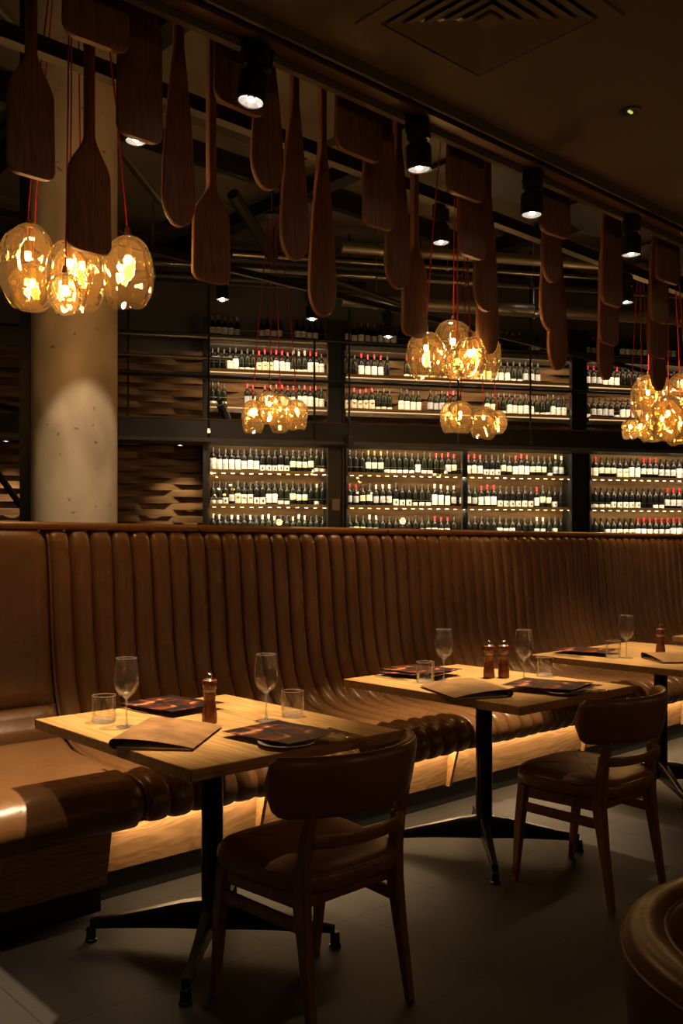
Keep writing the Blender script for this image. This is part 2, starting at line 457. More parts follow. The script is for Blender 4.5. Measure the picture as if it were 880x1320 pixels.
# ------------------------------------------------------------------ concrete column, steel post
col_c = at_d(96, 672, 5.25)
cb = MB().lathe([(.238, 0), (.238, ZC+.1)], 64, cap=True)
c_ = cb.build('column', 'concrete'); c_.location = (col_c.x, col_c.y, 0); struct(c_)
pp = at_d(34, 672, 5.6)
pb = MB()
pb.box(-.035, .035, -.035, -.025, 0, ZC); pb.box(-.035, .035, .025, .035, 0, ZC); pb.box(-.006, .006, -.03, .03, 0, ZC)
o = pb.build('steel_post', 'black_metal', smooth=False); o.location = (pp.x, pp.y, 0); o.rotation_euler = (0, 0, TH)
tag(o, 'black steel post standing just left of the concrete column', 'post')

# ------------------------------------------------------------------ wine cabinets
bays = [(268, 419), (443, 729), (751, 990)]
BU = [(wall_u(a), wall_u(b)) for a, b in bays]
ZSH = [1.473, 1.91, 2.347]          # lower shelves (top faces)
ZUP = [3.20, 3.655, 4.075]
BAYN = ['bay beside the woven timber', 'wide middle bay', 'bay at the far end']
SHN = ['bottom', 'middle', 'top']
Y0, Y1 = -.24, .12                   # shelf depth (local y; negative is towards the room)
for bi, (u0, u1) in enumerate(BU):
    c = thing('wine_cabinet', 'tall glazed wine cabinet with brass shelf edges, ' + BAYN[bi], 'wine cabinet', group='glazed wine cabinets'); c.matrix_world = WM
    for z in ZSH:
        sh = bx(u0, u1, Y0, Y1, z-.022, z).build('shelf', 'dark_steel', c, smooth=False)
        bx(u0, u1, Y0-.01, Y0, z-.034, z+.008).build('shelf_edge', 'bronze', sh, smooth=False)
        d = MB(); 
        n = int((u1-u0)/.12)
        for k in range(n):
            u = u0+(k+.5)*(u1-u0)/n
            d.box(u-.022, u+.022, Y0+.004, Y0+.02, z-.040, z-.030)
        d.build('led_strip', 'led_cabinet', sh, smooth=False)
        t = bx(u0, u1, Y0-.012, Y0-.006, z+.075, z+.080).build('bottle_rail', 'satin_steel', sh, smooth=False)
        t['label'] = 'thin steel rail in front of the bottles'
    bx(u0-.02, u1+.02, Y0-.02, Y1, 2.76, 2.80).build('top_panel', 'dark_steel', c, smooth=False)
    bx(u0, u1, Y0-.0, Y0+.05, 2.735, 2.76).build('light_pelmet', 'brass', c, smooth=False)
    for u in (u0-.03, u1+.005): bx(u, u+.03, Y0-.018, Y1, 0, 2.80).build('frame', 'dark_steel', c, smooth=False)
    bx(u0, u1, Y1-.02, Y1, 1.0, 2.76).build('back_panel', 'cabinet_back_shade', c, smooth=False)  # dark panel added so the gaps between bottles stay dark
    bx(u0, u1, Y0-.054, Y0-.05, 1.0, 2.76).build('glass_pane', 'pane_glass', c, smooth=False)
    if bi == 1:
        um = wall_u(590)
        bx(um-.035, um+.035, Y0-.05, Y0+.02, 0, 2.76).build('mullion', 'black_metal', c, smooth=False)
    bx(u0, u1, Y0, Y1, .0, 1.0).build('lower_cupboard', 'dark_steel', c, smooth=False)
# wide black steel uprights between the bays, full height
for a, b, zt, lb in ((420, 441, 4.35, 'wide black steel upright with a small tan switch plate'), (731, 750, 4.4, 'wide black steel upright beside the far wine bay')):
    ua, ub = wall_u(a, .2), wall_u(b, .2)
    t = thing('steel_upright', lb, 'post'); t.matrix_world = WM
    m_ = MB(); m_.box(ua, ub, -.29, -.26, 0, zt); m_.box(ua, ua+.03, -.34, -.26, 0, zt); m_.box(ub-.03, ub, -.34, -.26, 0, zt)
    m_.build('web', 'black_metal', t, smooth=False)
    if a == 420:
        q = (ua+ub)/2
        o = bx(q-.05, q+.05, -.315, -.29, 1.84, 1.99).build('switch_plate', 'switch_tan', t); o['label'] = 'tan rectangular switch plate'
# narrow black upright at the left end
u = wall_u(264, .2)
o = wobj(bx(u-.035, u+.02, -.34, -.26, 0, 4.3), 'steel_upright', 'black_metal', smooth=False)
tag(o, 'slim black steel upright where the woven timber meets the bottles', 'post')
# upper open shelves
UB = [(267, 421), (441, 731), (749, 1000)]
for k, z in enumerate(ZUP):
    for bi, (a, b) in enumerate(UB):
        u0, u1 = wall_u(a), wall_u(b)
        t = thing('wine_shelf', 'open upper wine shelf with perforated steel tray, %s of three, %s' % (['lowest', 'middle', 'highest'][k], BAYN[bi]), 'shelf', group='open wine shelves above the walkway'); t.matrix_world = WM
        bx(u0, u1, Y0, Y1, z-.02, z).build('board', 'dark_steel' if k == 2 else 'black_metal', t, smooth=False)
        bx(u0, u1, Y0-.01, Y0, z-.025, z+.01).build('shelf_edge', 'dark_steel' if k == 2 else 'bronze', t, smooth=False)
        tr = bx(u0, u1, Y0+.01, Y1, z-.10, z-.085); tr.box(u0, u1, Y0+.012, Y0+.02, z-.10, z-.03)
        tr.build('tray', 'tray_steel', t, smooth=False)
        bx(u0, u1, Y0-.02, Y0-.015, z+.085, z+.09).build('bottle_rail', 'satin_steel', t, smooth=False)
        if k < 2: bx(u0, u1, Y0+.0, Y0+.012, z-.042, z-.03).build('led_strip', 'led_dim', t, smooth=False)
# walkway in front of the upper shelves
ul, ur = wall_u(150, .7)-3.5, 8.5
wk = thing('walkway', 'dark steel walkway deck crossing in front of the wine wall', 'walkway'); wk.matrix_world = WM
bx(ul, ur, -.72, -.68, 2.70, 2.93).build('edge_beam', 'dark_steel', wk, smooth=False)
bx(ul, ur, -.75, -.66, 2.925, 2.940).build('top_flange', 'dark_bronze', wk, smooth=False)
bx(ul, ur, -.76, -.36, 2.655, 2.70).build('deck', 'deck_steel', wk, smooth=False)
for (z, r) in ((3.46, .018), (3.98, .016)):
    MB().tube([(ul, -.72, z), (ur, -.72, z)], r, 8).build('handrail', 'black_metal', wk)
for px in (269, 405, 590, 683, 900):
    u = wall_u(px, .72)
    MB().tube([(u, -.73, 2.72), (u, -.73, 5.3 if px in (269, 683) else 4.0)], .014, 8).build('baluster', 'black_metal', wk)
MB().box(wall_u(269, .72)-.02, wall_u(269, .72)+.02, -.76, -.73, 2.76, 2.82).build('clamp', 'chrome', wk, smooth=False)
MB().box(wall_u(683, .72)-.02, wall_u(683, .72)+.02, -.76, -.73, 2.72, 2.84).build('clamp', 'chrome', wk, smooth=False)
for (pa, pb, z) in ((150, 421, 4.0), (150, 300, 3.74), (150, 421, 3.52)):
    MB().tube([(wall_u(pa, .5), -.5, z), (wall_u(pb, .5), -.5, z)], .02, 8).build('side_rail', 'satin_steel', wk)

# ------------------------------------------------------------------ bottles
bprof = [(.0, .0), (.030, .0), (.0375, .006), (.0375, .185), (.034, .205), (.020, .232), (.0150, .245), (.0140, .292), (.0155, .293), (.0155, .300), (.0, .300)]
BOT = {'a': MB().lathe(bprof, 12).mesh('wine_bottle', 'bottle_glass'), 'b': MB().lathe(bprof, 12).mesh('wine_bottle', 'bottle_green')}
def lab_mesh(z0, z1, m, half=PI*.62, mark=None):
    b = MB(); n = 8; r = .0384
    rings = [[(r*math.cos(-PI/2-half+2*half*i/n), r*math.sin(-PI/2-half+2*half*i/n), z) for i in range(n+1)] for z in (z0, z1)]
    b.loft(rings, False, False)
    return b.mesh('label', m)
def mark_mesh(z0, z1, half):
    b = MB(); n = 3; r = .0392
    rings = [[(r*math.cos(-PI/2-half+2*half*i/n), r*math.sin(-PI/2-half+2*half*i/n), z) for i in range(n+1)] for z in (z0, z1)]
    b.loft(rings, False, False); return b.mesh('emblem', 'label_mark')
LAB = {'T': [lab_mesh(.025, .160, 'label_white')], 'M': [lab_mesh(.07, .150, 'label_cream')], 'W': [lab_mesh(.032, .145, 'label_white')],
       'L': [lab_mesh(.006, .095, 'label_white'), mark_mesh(.036, .068, .28)], 'G': [lab_mesh(.05, .14, 'label_grey')],
       'C': [lab_mesh(.02, .14, 'label_cream'), mark_mesh(.085, .10, .5)], 'B': [lab_mesh(.01, .06, 'label_white')], 'D': []}
LABN = {'T': 'a tall white label', 'M': 'a cream label at mid height', 'W': 'a white label', 'L': 'a small low white label with a dark emblem',
        'G': 'a grey label', 'C': 'a tall cream label with a dark line', 'B': 'a short white label at its foot', 'D': 'no visible label'}
def foil(m): return MB().lathe([(.0152, .243), (.0146, .292), (.0165, .293), (.0165, .302), (.0, .3025)], 10).mesh('foil_cap', m)
FOIL = {'k': foil('foil_black'), 'r': foil('foil_red'), 'c': foil('foil_cream'), 'g': foil('foil_gold')}
FOILN = {'k': 'black', 'r': 'red', 'c': 'pale', 'g': 'gold'}
# runs: label kind + foil colour + count ; '_' leaves a gap (count in bottle widths)
R = {
 ('L', 2, 0): 'Tk5 Wk3 Lk5 Mk4 Bk2',
 ('L', 1, 0): 'Bk2 Lk1 Gk1 Ck3 Lk2 Wk2 Bk2 Mk3 Dk1 Bc1 Dk1',
 ('L', 0, 0): 'Dc2 Dk1 Dc2 Dk1 Dc1 Wk1 Wc3 Dk2 Bc3 Bk2 Dk1',
 ('L', 2, 1): 'Dk3 Mg3 Bk2 Bk3 Wk1 Bk2 Dr2 Gr1 Mr1 Dk1 Wr3 Lk3 Mk2 Wr3 Mk3 Bk1 Gc2 Dk1',
 ('L', 1, 1): 'Gr2 Mk2 Gc3 Lk3 Bk3 Tc3 Gc1 Gk3 Wr3 Lk6 Wr1 Mk2 Lk1 Dk2',
 ('L', 0, 1): 'Mk3 Gc2 Dk6 Gk2 Wr2 Wr1 Dk6 Dk1 Wk3 Dk3 Gc2 Bk1 Gk1 Dk2',
 ('L', 2, 2): 'Wr2 Mk3 Ck2 Tk2 Mr3 Gk3 Tk4 Wk3',
 ('L', 1, 2): 'Bk4 Lk5 Dk2 Bk2 Gr3 Ck3 Wk3',
 ('L', 0, 2): 'Lk3 Gk2 Ck3 Wr3 Gr3 Tr4 Wk4',
 ('U', 0, 0): 'Bk3 _3 Gr1 Mr1 _1 Mr2 Wr3 Mr1 Tk1 Tr2 Wr1 Wk1',
 ('U', 1, 0): 'Dk3 Tk2 Bk3 Cr3 Tr3 Bc3 Tr2 Tk1',
 ('U', 2, 0): 'Mg2 Tg2 Gc1 _3 Mk3 Mk1 _2 Mk2 Mk2 Bk1',
 ('U', 0, 1): 'Ck1 Cr2 Cr2 Bk3 _1 Wk4 _1 Gk3 Wr3 _4 Mk2 Bk2 Wk2 Wk3 Bk3 Wk3',
 ('U', 1, 1): 'Dk2 Wr4 Dk1 _2 Br3 Bk4 Bk3 Wk2 Tk2 Wk3 Bk2 Gk3',
 ('U', 2, 1): 'Mk1 Wg2 Gg2 Tk3 Bk2 _1 Gk4 Bk3 Tk2 Wk1 _2 Dg2 Dg3 _1 Wk2',
 ('U', 0, 2): 'Bk1 Gk4 Bk1 Wk4 _2 Gk3',
 ('U', 1, 2): 'Gr3 Wr3 Dk3 Tk3 Dk4 Wk2',
 ('U', 2, 2): 'Wk1 Gr4 _1 Wk5 Tk1 Wk2 Tk2',
}
cand = []
for (fl, k, bi), runs in R.items():
    z = (ZSH if fl == 'L' else ZUP)[k]
    a, b = (bays if fl == 'L' else UB)[bi]
    u0, u1 = wall_u(a)+.06, wall_u(b)-.05
    total = sum(int(t[2:]) if t[0] != '_' else int(t[1:]) for t in runs.split())
    pitch = min(.092, (u1-u0)/(total-.5)) if fl == 'U' else max(.079, min(.096, (u1-u0)/(total-1)))
    u = u0
    for t in runs.split():
        if t[0] == '_': u += pitch*int(t[1:]); continue
        for q in range(int(t[2:])):
            if bi == 1 and fl == 'L' and abs(u-wall_u(590)) < .03: u += .03
            if u <= u1+.01: cand.append((u, z, t[0], t[1], fl, k, bi))
            u += pitch
visible = [c for c in cand if c[0] < wall_u(884)]
visible.sort(key=lambda c: (c[0]*.22, c[5]))
lone, rest = visible[:300], visible[300:] + [c for c in cand if c[0] >= wall_u(884)]
# a second rank of dark bottles stands behind on the lower shelves
for c in cand:
    if c[4] == 'L': rest.append((c[0]+.042, c[1], 'D', 'k', 'R', c[5], c[6]))
protos = {}
def place_bottle(c):
    u, z, lk, fk, fl, k, bi = c
    key = (lk, fk)
    yy = -.075 + random.uniform(-.006, .006)
    p = WM @ Vector((u, yy, z+.0005)); rz = TH + random.uniform(-.12, .12); sc = random.uniform(.95, 1.06)
    where = ('%s shelf of the glazed %s' % (SHN[k], BAYN[bi])) if fl == 'L' else ('%s open shelf above the walkway, %s' % (['lowest', 'middle', 'highest'][k], BAYN[bi]))
    lb = 'dark wine bottle, %s foil, %s, %s' % (FOILN[fk], LABN[lk], where)
    lb = ' '.join(lb.split()[:99])
    short = {'bay beside the woven timber': 'bay by woven timber', 'wide middle bay': 'middle bay', 'bay at the far end': 'end bay'}
    for a_, b_ in short.items(): lb = lb.replace(a_, b_)
    lb = (lb.replace('open shelf above the walkway', 'upper shelf').replace('shelf of the glazed', 'glazed shelf,').replace('a small low white label with a dark emblem', 'low white emblem label')
            .replace('a tall cream label with a dark line', 'tall cream label').replace('a cream label at mid height', 'mid-height cream label').replace('a short white label at its foot', 'short white label'))
    if key in protos:
        r = dup(protos[key], p, rz, lb)
    else:
        r = bpy.data.objects.new('wine_bottle', BOT[random.choice('ab')]); COL.objects.link(r); r['category'] = 'bottle'
        for m_ in LAB[lk]:
            o = bpy.data.objects.new('emblem' if m_.name.startswith('emblem') else 'label', m_); COL.objects.link(o); o.parent = r
        o = bpy.data.objects.new('foil_cap', FOIL[fk]); COL.objects.link(o); o.parent = r
        r.location = p; r.rotation_euler = (0, 0, rz); r['label'] = lb; protos[key] = r
    r.scale = (sc, sc, sc)
    r['group'] = 'wine bottles, ' + where
for c in lone: place_bottle(c)
# remaining bottles past the three hundred: one object
mm = {}; V = []; F = []; MI = []; mats = []
def addmesh(me, mtx):
    o = len(V); mn = me.materials[0].name
    if mn not in mm: mm[mn] = len(mats); mats.append(me.materials[0])
    V.extend([tuple(mtx @ v.co) for v in me.vertices])
    for p in me.polygons: F.append(tuple(i+o for i in p.vertices)); MI.append(mm[mn])
for c in rest:
    u, z, lk, fk, fl, k, bi = c
    mt = Matrix.Translation((u, .02 if fl == 'R' else -.075, z+.0005))
    addmesh(BOT['a'], mt); addmesh(FOIL[fk], mt)
    for m_ in LAB[lk]: addmesh(m_, mt)
me = bpy.data.meshes.new('wine_bottles'); me.from_pydata(V, [], F)
for m_ in mats: me.materials.append(m_)
me.polygons.foreach_set('material_index', MI); me.shade_smooth()
o = bpy.data.objects.new('wine_bottle_ranks', me); COL.objects.link(o); o.matrix_world = WM
tag(o, 'remaining dark wine bottles in back ranks and at the far end', 'bottles', kind='stuff')
# round carafe glinting on the middle shelf of the first bay
cf = wobj(MB().lathe([(.0, 0), (.035, 0), (.050, .02), (.054, .055), (.04, .10), (.018, .13), (.022, .17)], 20), 'decanter', 'clear_glass')
cf.matrix_world = WM @ Matrix.Translation((wall_u(268)+.07, -.178, 1.9105))
tag(cf, 'round clear glass decanter at the end of the middle glazed shelf', 'decanter')
# shelf lighting
for bi, (u0, u1) in enumerate(BU):
    for k, z in enumerate(ZSH):
        top = [1.86, 2.30, 2.72][k]
        p = WM @ Vector(((u0+u1)/2, Y0-.03, top)); t = WM @ Vector(((u0+u1)/2, -.02, top-.28))
        l = light('shelf_light', 'AREA', p, 15*(u1-u0), (1., .74, .46), t, shape='RECTANGLE', size=u1-u0-.05, size_y=.02)
        l.rotation_euler = (WM.to_3x3() @ Matrix.Rotation(math.radians(32), 3, 'X')).to_euler()
for bi, (a, b) in enumerate(UB):
    u0, u1 = wall_u(a), wall_u(b)
    for k, z in enumerate(ZUP[:2]):
        p = WM @ Vector(((u0+u1)/2, Y0-.03, ZUP[k+1]-.118))
        l = light('shelf_light', 'AREA', p, 7*(u1-u0), (1., .72, .42), None, shape='RECTANGLE', size=u1-u0-.05, size_y=.02)
        l.rotation_euler = (WM.to_3x3() @ Matrix.Rotation(math.radians(32), 3, 'X')).to_euler()

# ------------------------------------------------------------------ high ceiling steelwork
def long_bar(Yp, z, w, h, label, m='black_metal', x0=-3, x1=17, flange=None):
    t = thing('ceiling_beam', label, 'beam', (0, Yp, z))
    bx(x0, x1, -w/2, w/2, -h/2, h/2).build('web', m, t, smooth=False)
    if flange: bx(x0, x1, -w/2-.006, w/2+.006, -h/2-.005, -h/2).build('flange', flange, t, smooth=False)
    return t
ZB = at_y(568, 262, 3.75).z
long_bar(3.75, ZB+.03, .05, .07, 'black lighting beam with pale lower lip running behind the paddles', flange='lip_steel')
long_bar(6.0, 3.56, .04, .05, 'thin black lighting beam carrying the spotlights over the walkway')
long_bar(4.6, ZC-.13, .12, .26, 'deep black beam under the concrete slabs, nearest the paddles')
long_bar(7.6, ZC-.1, .10, .2, 'black beam under the concrete slabs, halfway to the wine wall', 'dark_steel')
for i, x in enumerate((1.2, 3.6, 6.4, 9.4, 12.6)):
    t = thing('cross_beam', 'dark steel cross beam under the high ceiling, %s counting away from the column' % ORD[i], 'beam', (x, 0, ZC-.08), group='cross beams under the high ceiling')
    bx(-.04, .04, 2.7, 11.5, -.09, .08).build('web', 'dark_steel', t, smooth=False)
    bx(-.09, .09, 2.7, 11.5, -.1, -.09).build('flange', 'dark_steel', t, smooth=False)
# big black duct run on the right
dk = thing('air_duct', 'large black square air duct hanging high behind the paddles', 'duct')
bx(4.6, 16, 4.1, 4.75, 4.25, 4.85).build('duct_body', 'black_metal', dk, smooth=False)
for x in (5.2, 6.6, 8.0, 9.4, 10.8, 12.2): bx(x, x+.04, 4.07, 4.78, 4.22, 4.88).build('duct_flange', 'dark_steel', dk, smooth=False)
for x in (5.5, 9, 12.5):
    MB().tube([(x, 4.42, 4.8), (x, 4.42, ZC+.05)], .01, 6).build('hanger', 'satin_steel', dk)
# round ducts and pipes parallel to the wine wall
for i, (px0, px1, yy, w, r, m_, lb) in enumerate((
        (440, 1000, 388, 2.2, .075, 'duct_steel', 'fat silvery ventilation pipe under the ceiling, lower of the pair'),
        (440, 1000, 322, 3.4, .055, 'duct_steel', 'slimmer silvery ventilation pipe set above the fat one'),
        (150, 470, 372, 1.8, .06, 'dark_steel', 'dark pipe above the woven timber wall'),
        (150, 900, 356, 1.4, .03, 'satin_steel', 'thin steel conduit running the width of the wine wall'),
        (-120, 1000, 345, .9, .12, 'black_metal', 'wide black pipe along the top of the wine wall'),
        (300, 800, 340, 2.8, .022, 'satin_steel', 'narrow conduit between the two silvery pipes'))):
    t = thing('pipe', lb, 'pipe'); t.matrix_world = WM
    d_ = 12.5 - w
    z = EYE+(HYP-yy)*d_/FPX
    ua, ub = wall_u(px0, w), wall_u(px1, w)
    MB().tube([(ua, -w, z), (ub, -w, z+.02)], r, 14).build('pipe_run', m_, t)
    k = ua+.4
    while k < ub:
        b = MB(); b.tube([(k, -w, z+r*.5), (k, -w, ZC)], .008, 6); b.tube([(k-.02, -w, z), (k+.02, -w, z)], r*1.12, 14)
        b.build('bracket', 'satin_steel' if m_ != 'black_metal' else 'dark_steel', t)
        k += 1.9
for i, (a, b, r, lb) in enumerate((
        (at_d(62, 78, 6.5), at_d(208, 262, 7.4), .03, 'slanting steel brace rod above the concrete column'),
        (at_d(-15, -5, 5.6), at_d(62, 78, 6.5), .03, 'slanting steel brace rod in the corner beside the column'),
        (at_d(300, 250, 8.6), at_d(352, 332, 9.4), .06, 'dark diagonal brace under the concrete slabs'),
        (at_d(190, 322, 7.0), at_d(150, 296, 6.6), .02, 'short steel rod behind the amber pendants'),
        (at_d(430, 362, 9.3), at_d(560, 408, 9.8), .03, 'dark sloping rod under the silvery pipes'),
        (at_d(-10, 600, 9.2), at_d(27, 652, 9.4), .035, 'dark diagonal handrail beside the black steel post'),
        (at_d(-10, 520, 10.), at_d(40, 532, 10.), .03, 'dark horizontal rod left of the black steel post'))):
    o = MB().tube([a, b], r, 8).build('brace_rod', 'dark_steel' if i > 1 else 'satin_steel'); tag(o, lb, 'rod')
for i, (px, y0_, y1_, d_) in enumerate(((165, 250, 556, 11.6), (450, 318, 572, 11.6))):
    a = at_d(px, y1_, d_); 
    t = thing('hanger_rod', 'thin black rod hanging from the ceiling to the walkway, %s' % ('beside the concrete column' if i == 0 else 'beside the first wide upright'), 'rod', (a.x, a.y, a.z))
    MB().tube([(0, 0, 0), (0, 0, ZC-a.z)], .014, 6).build('rod', 'black_metal', t)
    bx(-.035, .035, -.035, .035, -.02, .1).build('clamp', 'satin_steel', t, smooth=False)

# ------------------------------------------------------------------ ceiling details of the low soffit
tr = thing('lighting_track', 'long bronze lighting track along the edge of the low ceiling', 'track', (0, 2.63, ZS-.03))
bx(-2, 15, -.05, .015, -.02, .03).build('track_channel', 'dark_bronze', tr, smooth=False)
bx(-2, 15, .02, .05, -.045, -.01).build('track_lip', 'soffit_paint', tr, smooth=False)
bx(-2, 15, -.09, -.075, -.012, .03).build('track_bead', 'soffit_paint', tr, smooth=False)
# square air diffuser, lying in the soffit
vc = (at(614, 108, ZS) + Vector((0, 0, 0)))
vent = thing('ceiling_vent', 'square stepped air diffuser set in the low ceiling', 'vent', (vc.x-.32, vc.y-.32, ZS))
fr = MB(); 
def sq_ring(mb, a0, z0, a1, z1):
    vs = []
    for a, z in ((a0, z0), (a1, z1)):
        vs += [(-a, -a, z), (a, -a, z), (a, a, z), (-a, a, z)]
    mb.add(vs, [(j, (j+1) % 4, 4+(j+1) % 4, 4+j) for j in range(4)])
sq_ring(fr, .33, -.001, .33, -.008); sq_ring(fr, .33, -.008, .27, -.008); sq_ring(fr, .27, -.008, .265, .0)
fr.build('frame', 'soffit_paint', vent, smooth=False)
for k in range(5):
    a = .255-.045*k
    lv = MB(); sq_ring(lv, a, -.010, a-.034, .0-.0005); sq_ring(lv, a-.034, -.0005, a-.036, -.0015); sq_ring(lv, a-.036, -.0015, a, -.012); sq_ring(lv, a, -.012, a, -.010)
    lv.build('louvre', 'soffit_paint', vent, smooth=False)
bx(-.035, .035, -.035, .035, -.012, -.004).build('centre_plate', 'soffit_paint', vent, smooth=False)
bx(-.255, .255, -.255, .255, -.0012, -.0004).build('opening_shade', 'black_metal', vent, smooth=False)  # flat black sheet stands in for the shade behind the louvres
ep = at(812, 143, ZS)
t = thing('downlight', 'small round recessed ceiling lamp with faint yellow glow', 'lamp', ep)
MB().lathe([(.045, 0), (.045, -.006), (.032, -.006), (.030, -.001), (0, -.001)], 24).build('bezel', 'black_metal', t)
bx(-.012, -.002, -.005, .005, -.008, -.001).build('indicator', 'tiny_led', t)
bx(.004, .014, -.005, .005, -.008, -.001).build('indicator', 'tiny_led', t)

# ------------------------------------------------------------------ spotlights
def spot_proto():
    r = bpy.data.objects.new('track_spotlight', None); COL.objects.link(r); r.empty_display_size = .1; r['category'] = 'spotlight'
    # origin: centre of the lens; body goes up
    MB().lathe([(.0, .20), (.046, .20), (.048, .195), (.048, .12), (.038, .118), (.038, .100), (.050, .098), (.053, .09), (.053, -.002), (.047, -.002), (.044, .02), (.0, .022)], 28).build('lamp_head', 'black_metal', r)
    MB().lathe([(.0, .012), (.012, .012), (.014, .004), (.006, 0.0), (0, 0)], 12).build('lamp_capsule', 'lens', r)
    MB().lathe([(.015, .018), (.030, .012), (.0445, .0)], 28).build('reflector', 'lens_reflect', r)
    y = MB(); y.bar([(-.062, 0, .14), (-.062, 0, .215)], .006, .022, (0, 1, 0)); y.bar([(.062, 0, .14), (.062, 0, .215)], .006, .022, (0, 1, 0)); y.bar([(-.065, 0, .215), (.065, 0, .215)], .022, .006)
    y.build('yoke', 'black_metal', r)
    for a_ in (-.068, .05): MB().tube([(a_, 0, .145), (a_+.018, 0, .145)], .012, 10).build('pivot_knob', 'dark_steel', r)
    pts = [(.02, .0, .19), (.035, .01, .215), (.02, .015, .245), (-.01, .01, .25), (-.03, 0, .235), (-.03, 0, .2)]
    MB().tube(pts, .004, 6).build('flex', 'black_metal', r)
    return r
plain('lens_reflect', (.8, .78, .74), .18, .9, emis=(1., .9, .76), estr=.5)
sp = spot_proto()
bx(-.03, .03, -.012, .012, .215, .215+.06).build('track_adapter', 'black_metal', sp, smooth=False)
first = [True]
def place_spot(p, label, tilt=(0, 0), energy=0, target=None, cone=50, blend=.6, rz=0., group='black track spotlights', color=SPOTC, size=.03):
    if first[0]: r = sp; first[0] = False
    else: r = dup(sp, p)
    r.location = p; r.rotation_euler = (tilt[0], tilt[1], rz); r['label'] = label; r['group'] = group
    if energy:
        q = Vector(p) + (Vector(target)-Vector(p)).normalized()*.03
        light('spot_beam', 'SPOT', q, energy, color, target, spot_size=math.radians(cone), spot_blend=blend, shadow_soft_size=size)
ZT = 2.945
TY = 2.65
TX = [(at_y(px, 100, TY).x) for px in (323, 540, 685, 813)]
place_spot((.98, TY, ZT), 'black track spotlight nearest the plain end of the banquette', (0, .05), 75, (1.1, 3.0, .4), 44, .8)
place_spot((TX[0], TY, ZT), 'lit black track spotlight above the first table, beside the widest hanging paddle', (.06, .12), 520, (1.64, 2.92, .75), 45, 1)
place_spot((TX[1], TY, ZT), 'lit black track spotlight between first and second tables, seen against the second paddle cluster', (.04, -.08), 260, (2.55, 3.1, 0), 34, .9)
place_spot((TX[2], TY, ZT), 'lit black track spotlight directly above the second table', (.02, .02), 520, (3.47, 2.82, .75), 43, 1)
place_spot((TX[3], TY, ZT), 'lit black track spotlight above the third table', (.03, -.04), 320, (4.6, 2.95, .75), 44, .9)
place_spot((5.4, TY, ZT), 'black track spotlight farthest along the low ceiling edge', (.03, .0), 150, (5.7, 3.1, .6), 46, .9)
for (px, py, Yb, lb, en, tg, cone) in (
        (175, 182, 3.75, 'black spotlight aimed at the concrete column, lens peeping below a paddle', 120, (col_c.x-.02, col_c.y-.24, 1.32), 40),
        (568, 313, 3.75, 'black spotlight with two-part body hanging behind the second paddle cluster', 60, (4.1, 3.9, .9), 60),
        (807, 390, 3.75, 'black spotlight half hidden behind the fifth paddle cluster', 60, (7.2, 3.9, .9), 60),
        (287, 386, 6.0, 'small distant spotlight hanging just below a square-ended paddle', 90, (6.0, 10.2, 3.6), 60),
        (402, 411, 6.0, 'small distant spotlight peeping out beside the long round-ended paddle', 90, (8.0, 9.6, 3.7), 60),
        (500, 434, 6.0, 'small distant spotlight shining in front of the top bottles', 90, (9.8, 8.4, 3.8), 60)):
    p = at_y(px, py, Yb)
    place_spot(p, lb, (0, 0), en, tg, cone, .35, group='black spotlights hanging from the beams', size=.02)
for px, py, d_, lb, rr in ((293, 541, 11.6, 'small tilted black spotlight clipped below the walkway rail', .5), (688, 370, 10.5, 'small tilted black spotlight under the pale ceiling panels', .5)):
    r = dup(sp, at_d(px, py, d_)); r.rotation_euler = (.0, -rr, 0); r['label'] = lb; r['group'] = 'black spotlights hanging from the beams'
# washing light on the woven wall
for (px, tp) in ((232, 645), (8, 640)):
    u = wall_u(px, .35)
    a = WM @ Vector((u, -.38, 2.62)); b = WM @ Vector((wall_u(px), .15, 1.5))
    light('wall_wash', 'SPOT', a, 75, (1., .76, .44), b, spot_size=math.radians(74), spot_blend=1, shadow_soft_size=.03)
    r = dup(sp, a + Vector((0, 0, .02))); r.scale = (.8, .8, .6); r['group'] = 'wall washing spotlights'
    r['label'] = 'small spotlight under the walkway washing the woven timber, %s the column' % ('right of' if px > 100 else 'left of')

# ------------------------------------------------------------------ hanging paddles
ROWY = {'A': 2.80, 'B': 2.97, 'C': 3.14, 'D': 3.31}
PAD = [  # row, px, bottom py, width px, end, blade length (m), neck half-length
 ('C', 40, 228, 65, 's', .44, 0), ('D', 115, 326, 60, 's', .46, 0),
 ('A', 124, 58, 87, 's', .5, 0), ('B', 180, 180, 61, 's', .60, 0), ('C', 230, 292, 44, 'r', .72, 1), ('D', 272, 364, 49, 's', .42, 0),
 ('A', 309, 142, 68, 's', .55, 0), ('B', 344, 245, 41, 'r', .6, 1), ('C', 379, 336, 37, 'r', .7, 1), ('D', 415, 408, 36, 'r', .8, 1),
 ('A', 462, 202, 62, 's', .55, 0), ('B', 488, 294, 41, 's', .62, 0), ('C', 512, 373, 33, 'r', .7, 1), ('D', 534, 434, 33, 's', .50, 0),
 ('A', 600, 255, 49, 's', .55, 0), ('B', 608, 332, 36, 's', .6, 0), ('C', 625, 402, 30, 'r', .75, 1), ('D', 628, 457, 28, 'r', .8, 1),
 ('A', 715, 304, 37, 's', .5, 0), ('B', 710, 364, 25, 'r', .6, 1), ('C', 708, 426, 25, 'r', .7, 1), ('D', 718, 477, 24, 'r', .8, 1),
 ('B', 788, 394, 28, 's', .7, 0), ('C', 784, 444, 26, 's', .75, 0), ('D', 780, 490, 20, 'r', .8, 1),
 ('A', 860, 364, 30, 's', .5, 0), ('B', 849, 416, 23, 's', .65, 0), ('C', 847, 461, 22, 's', .7, 0), ('D', 848, 504, 18, 'r', .8, 1)]
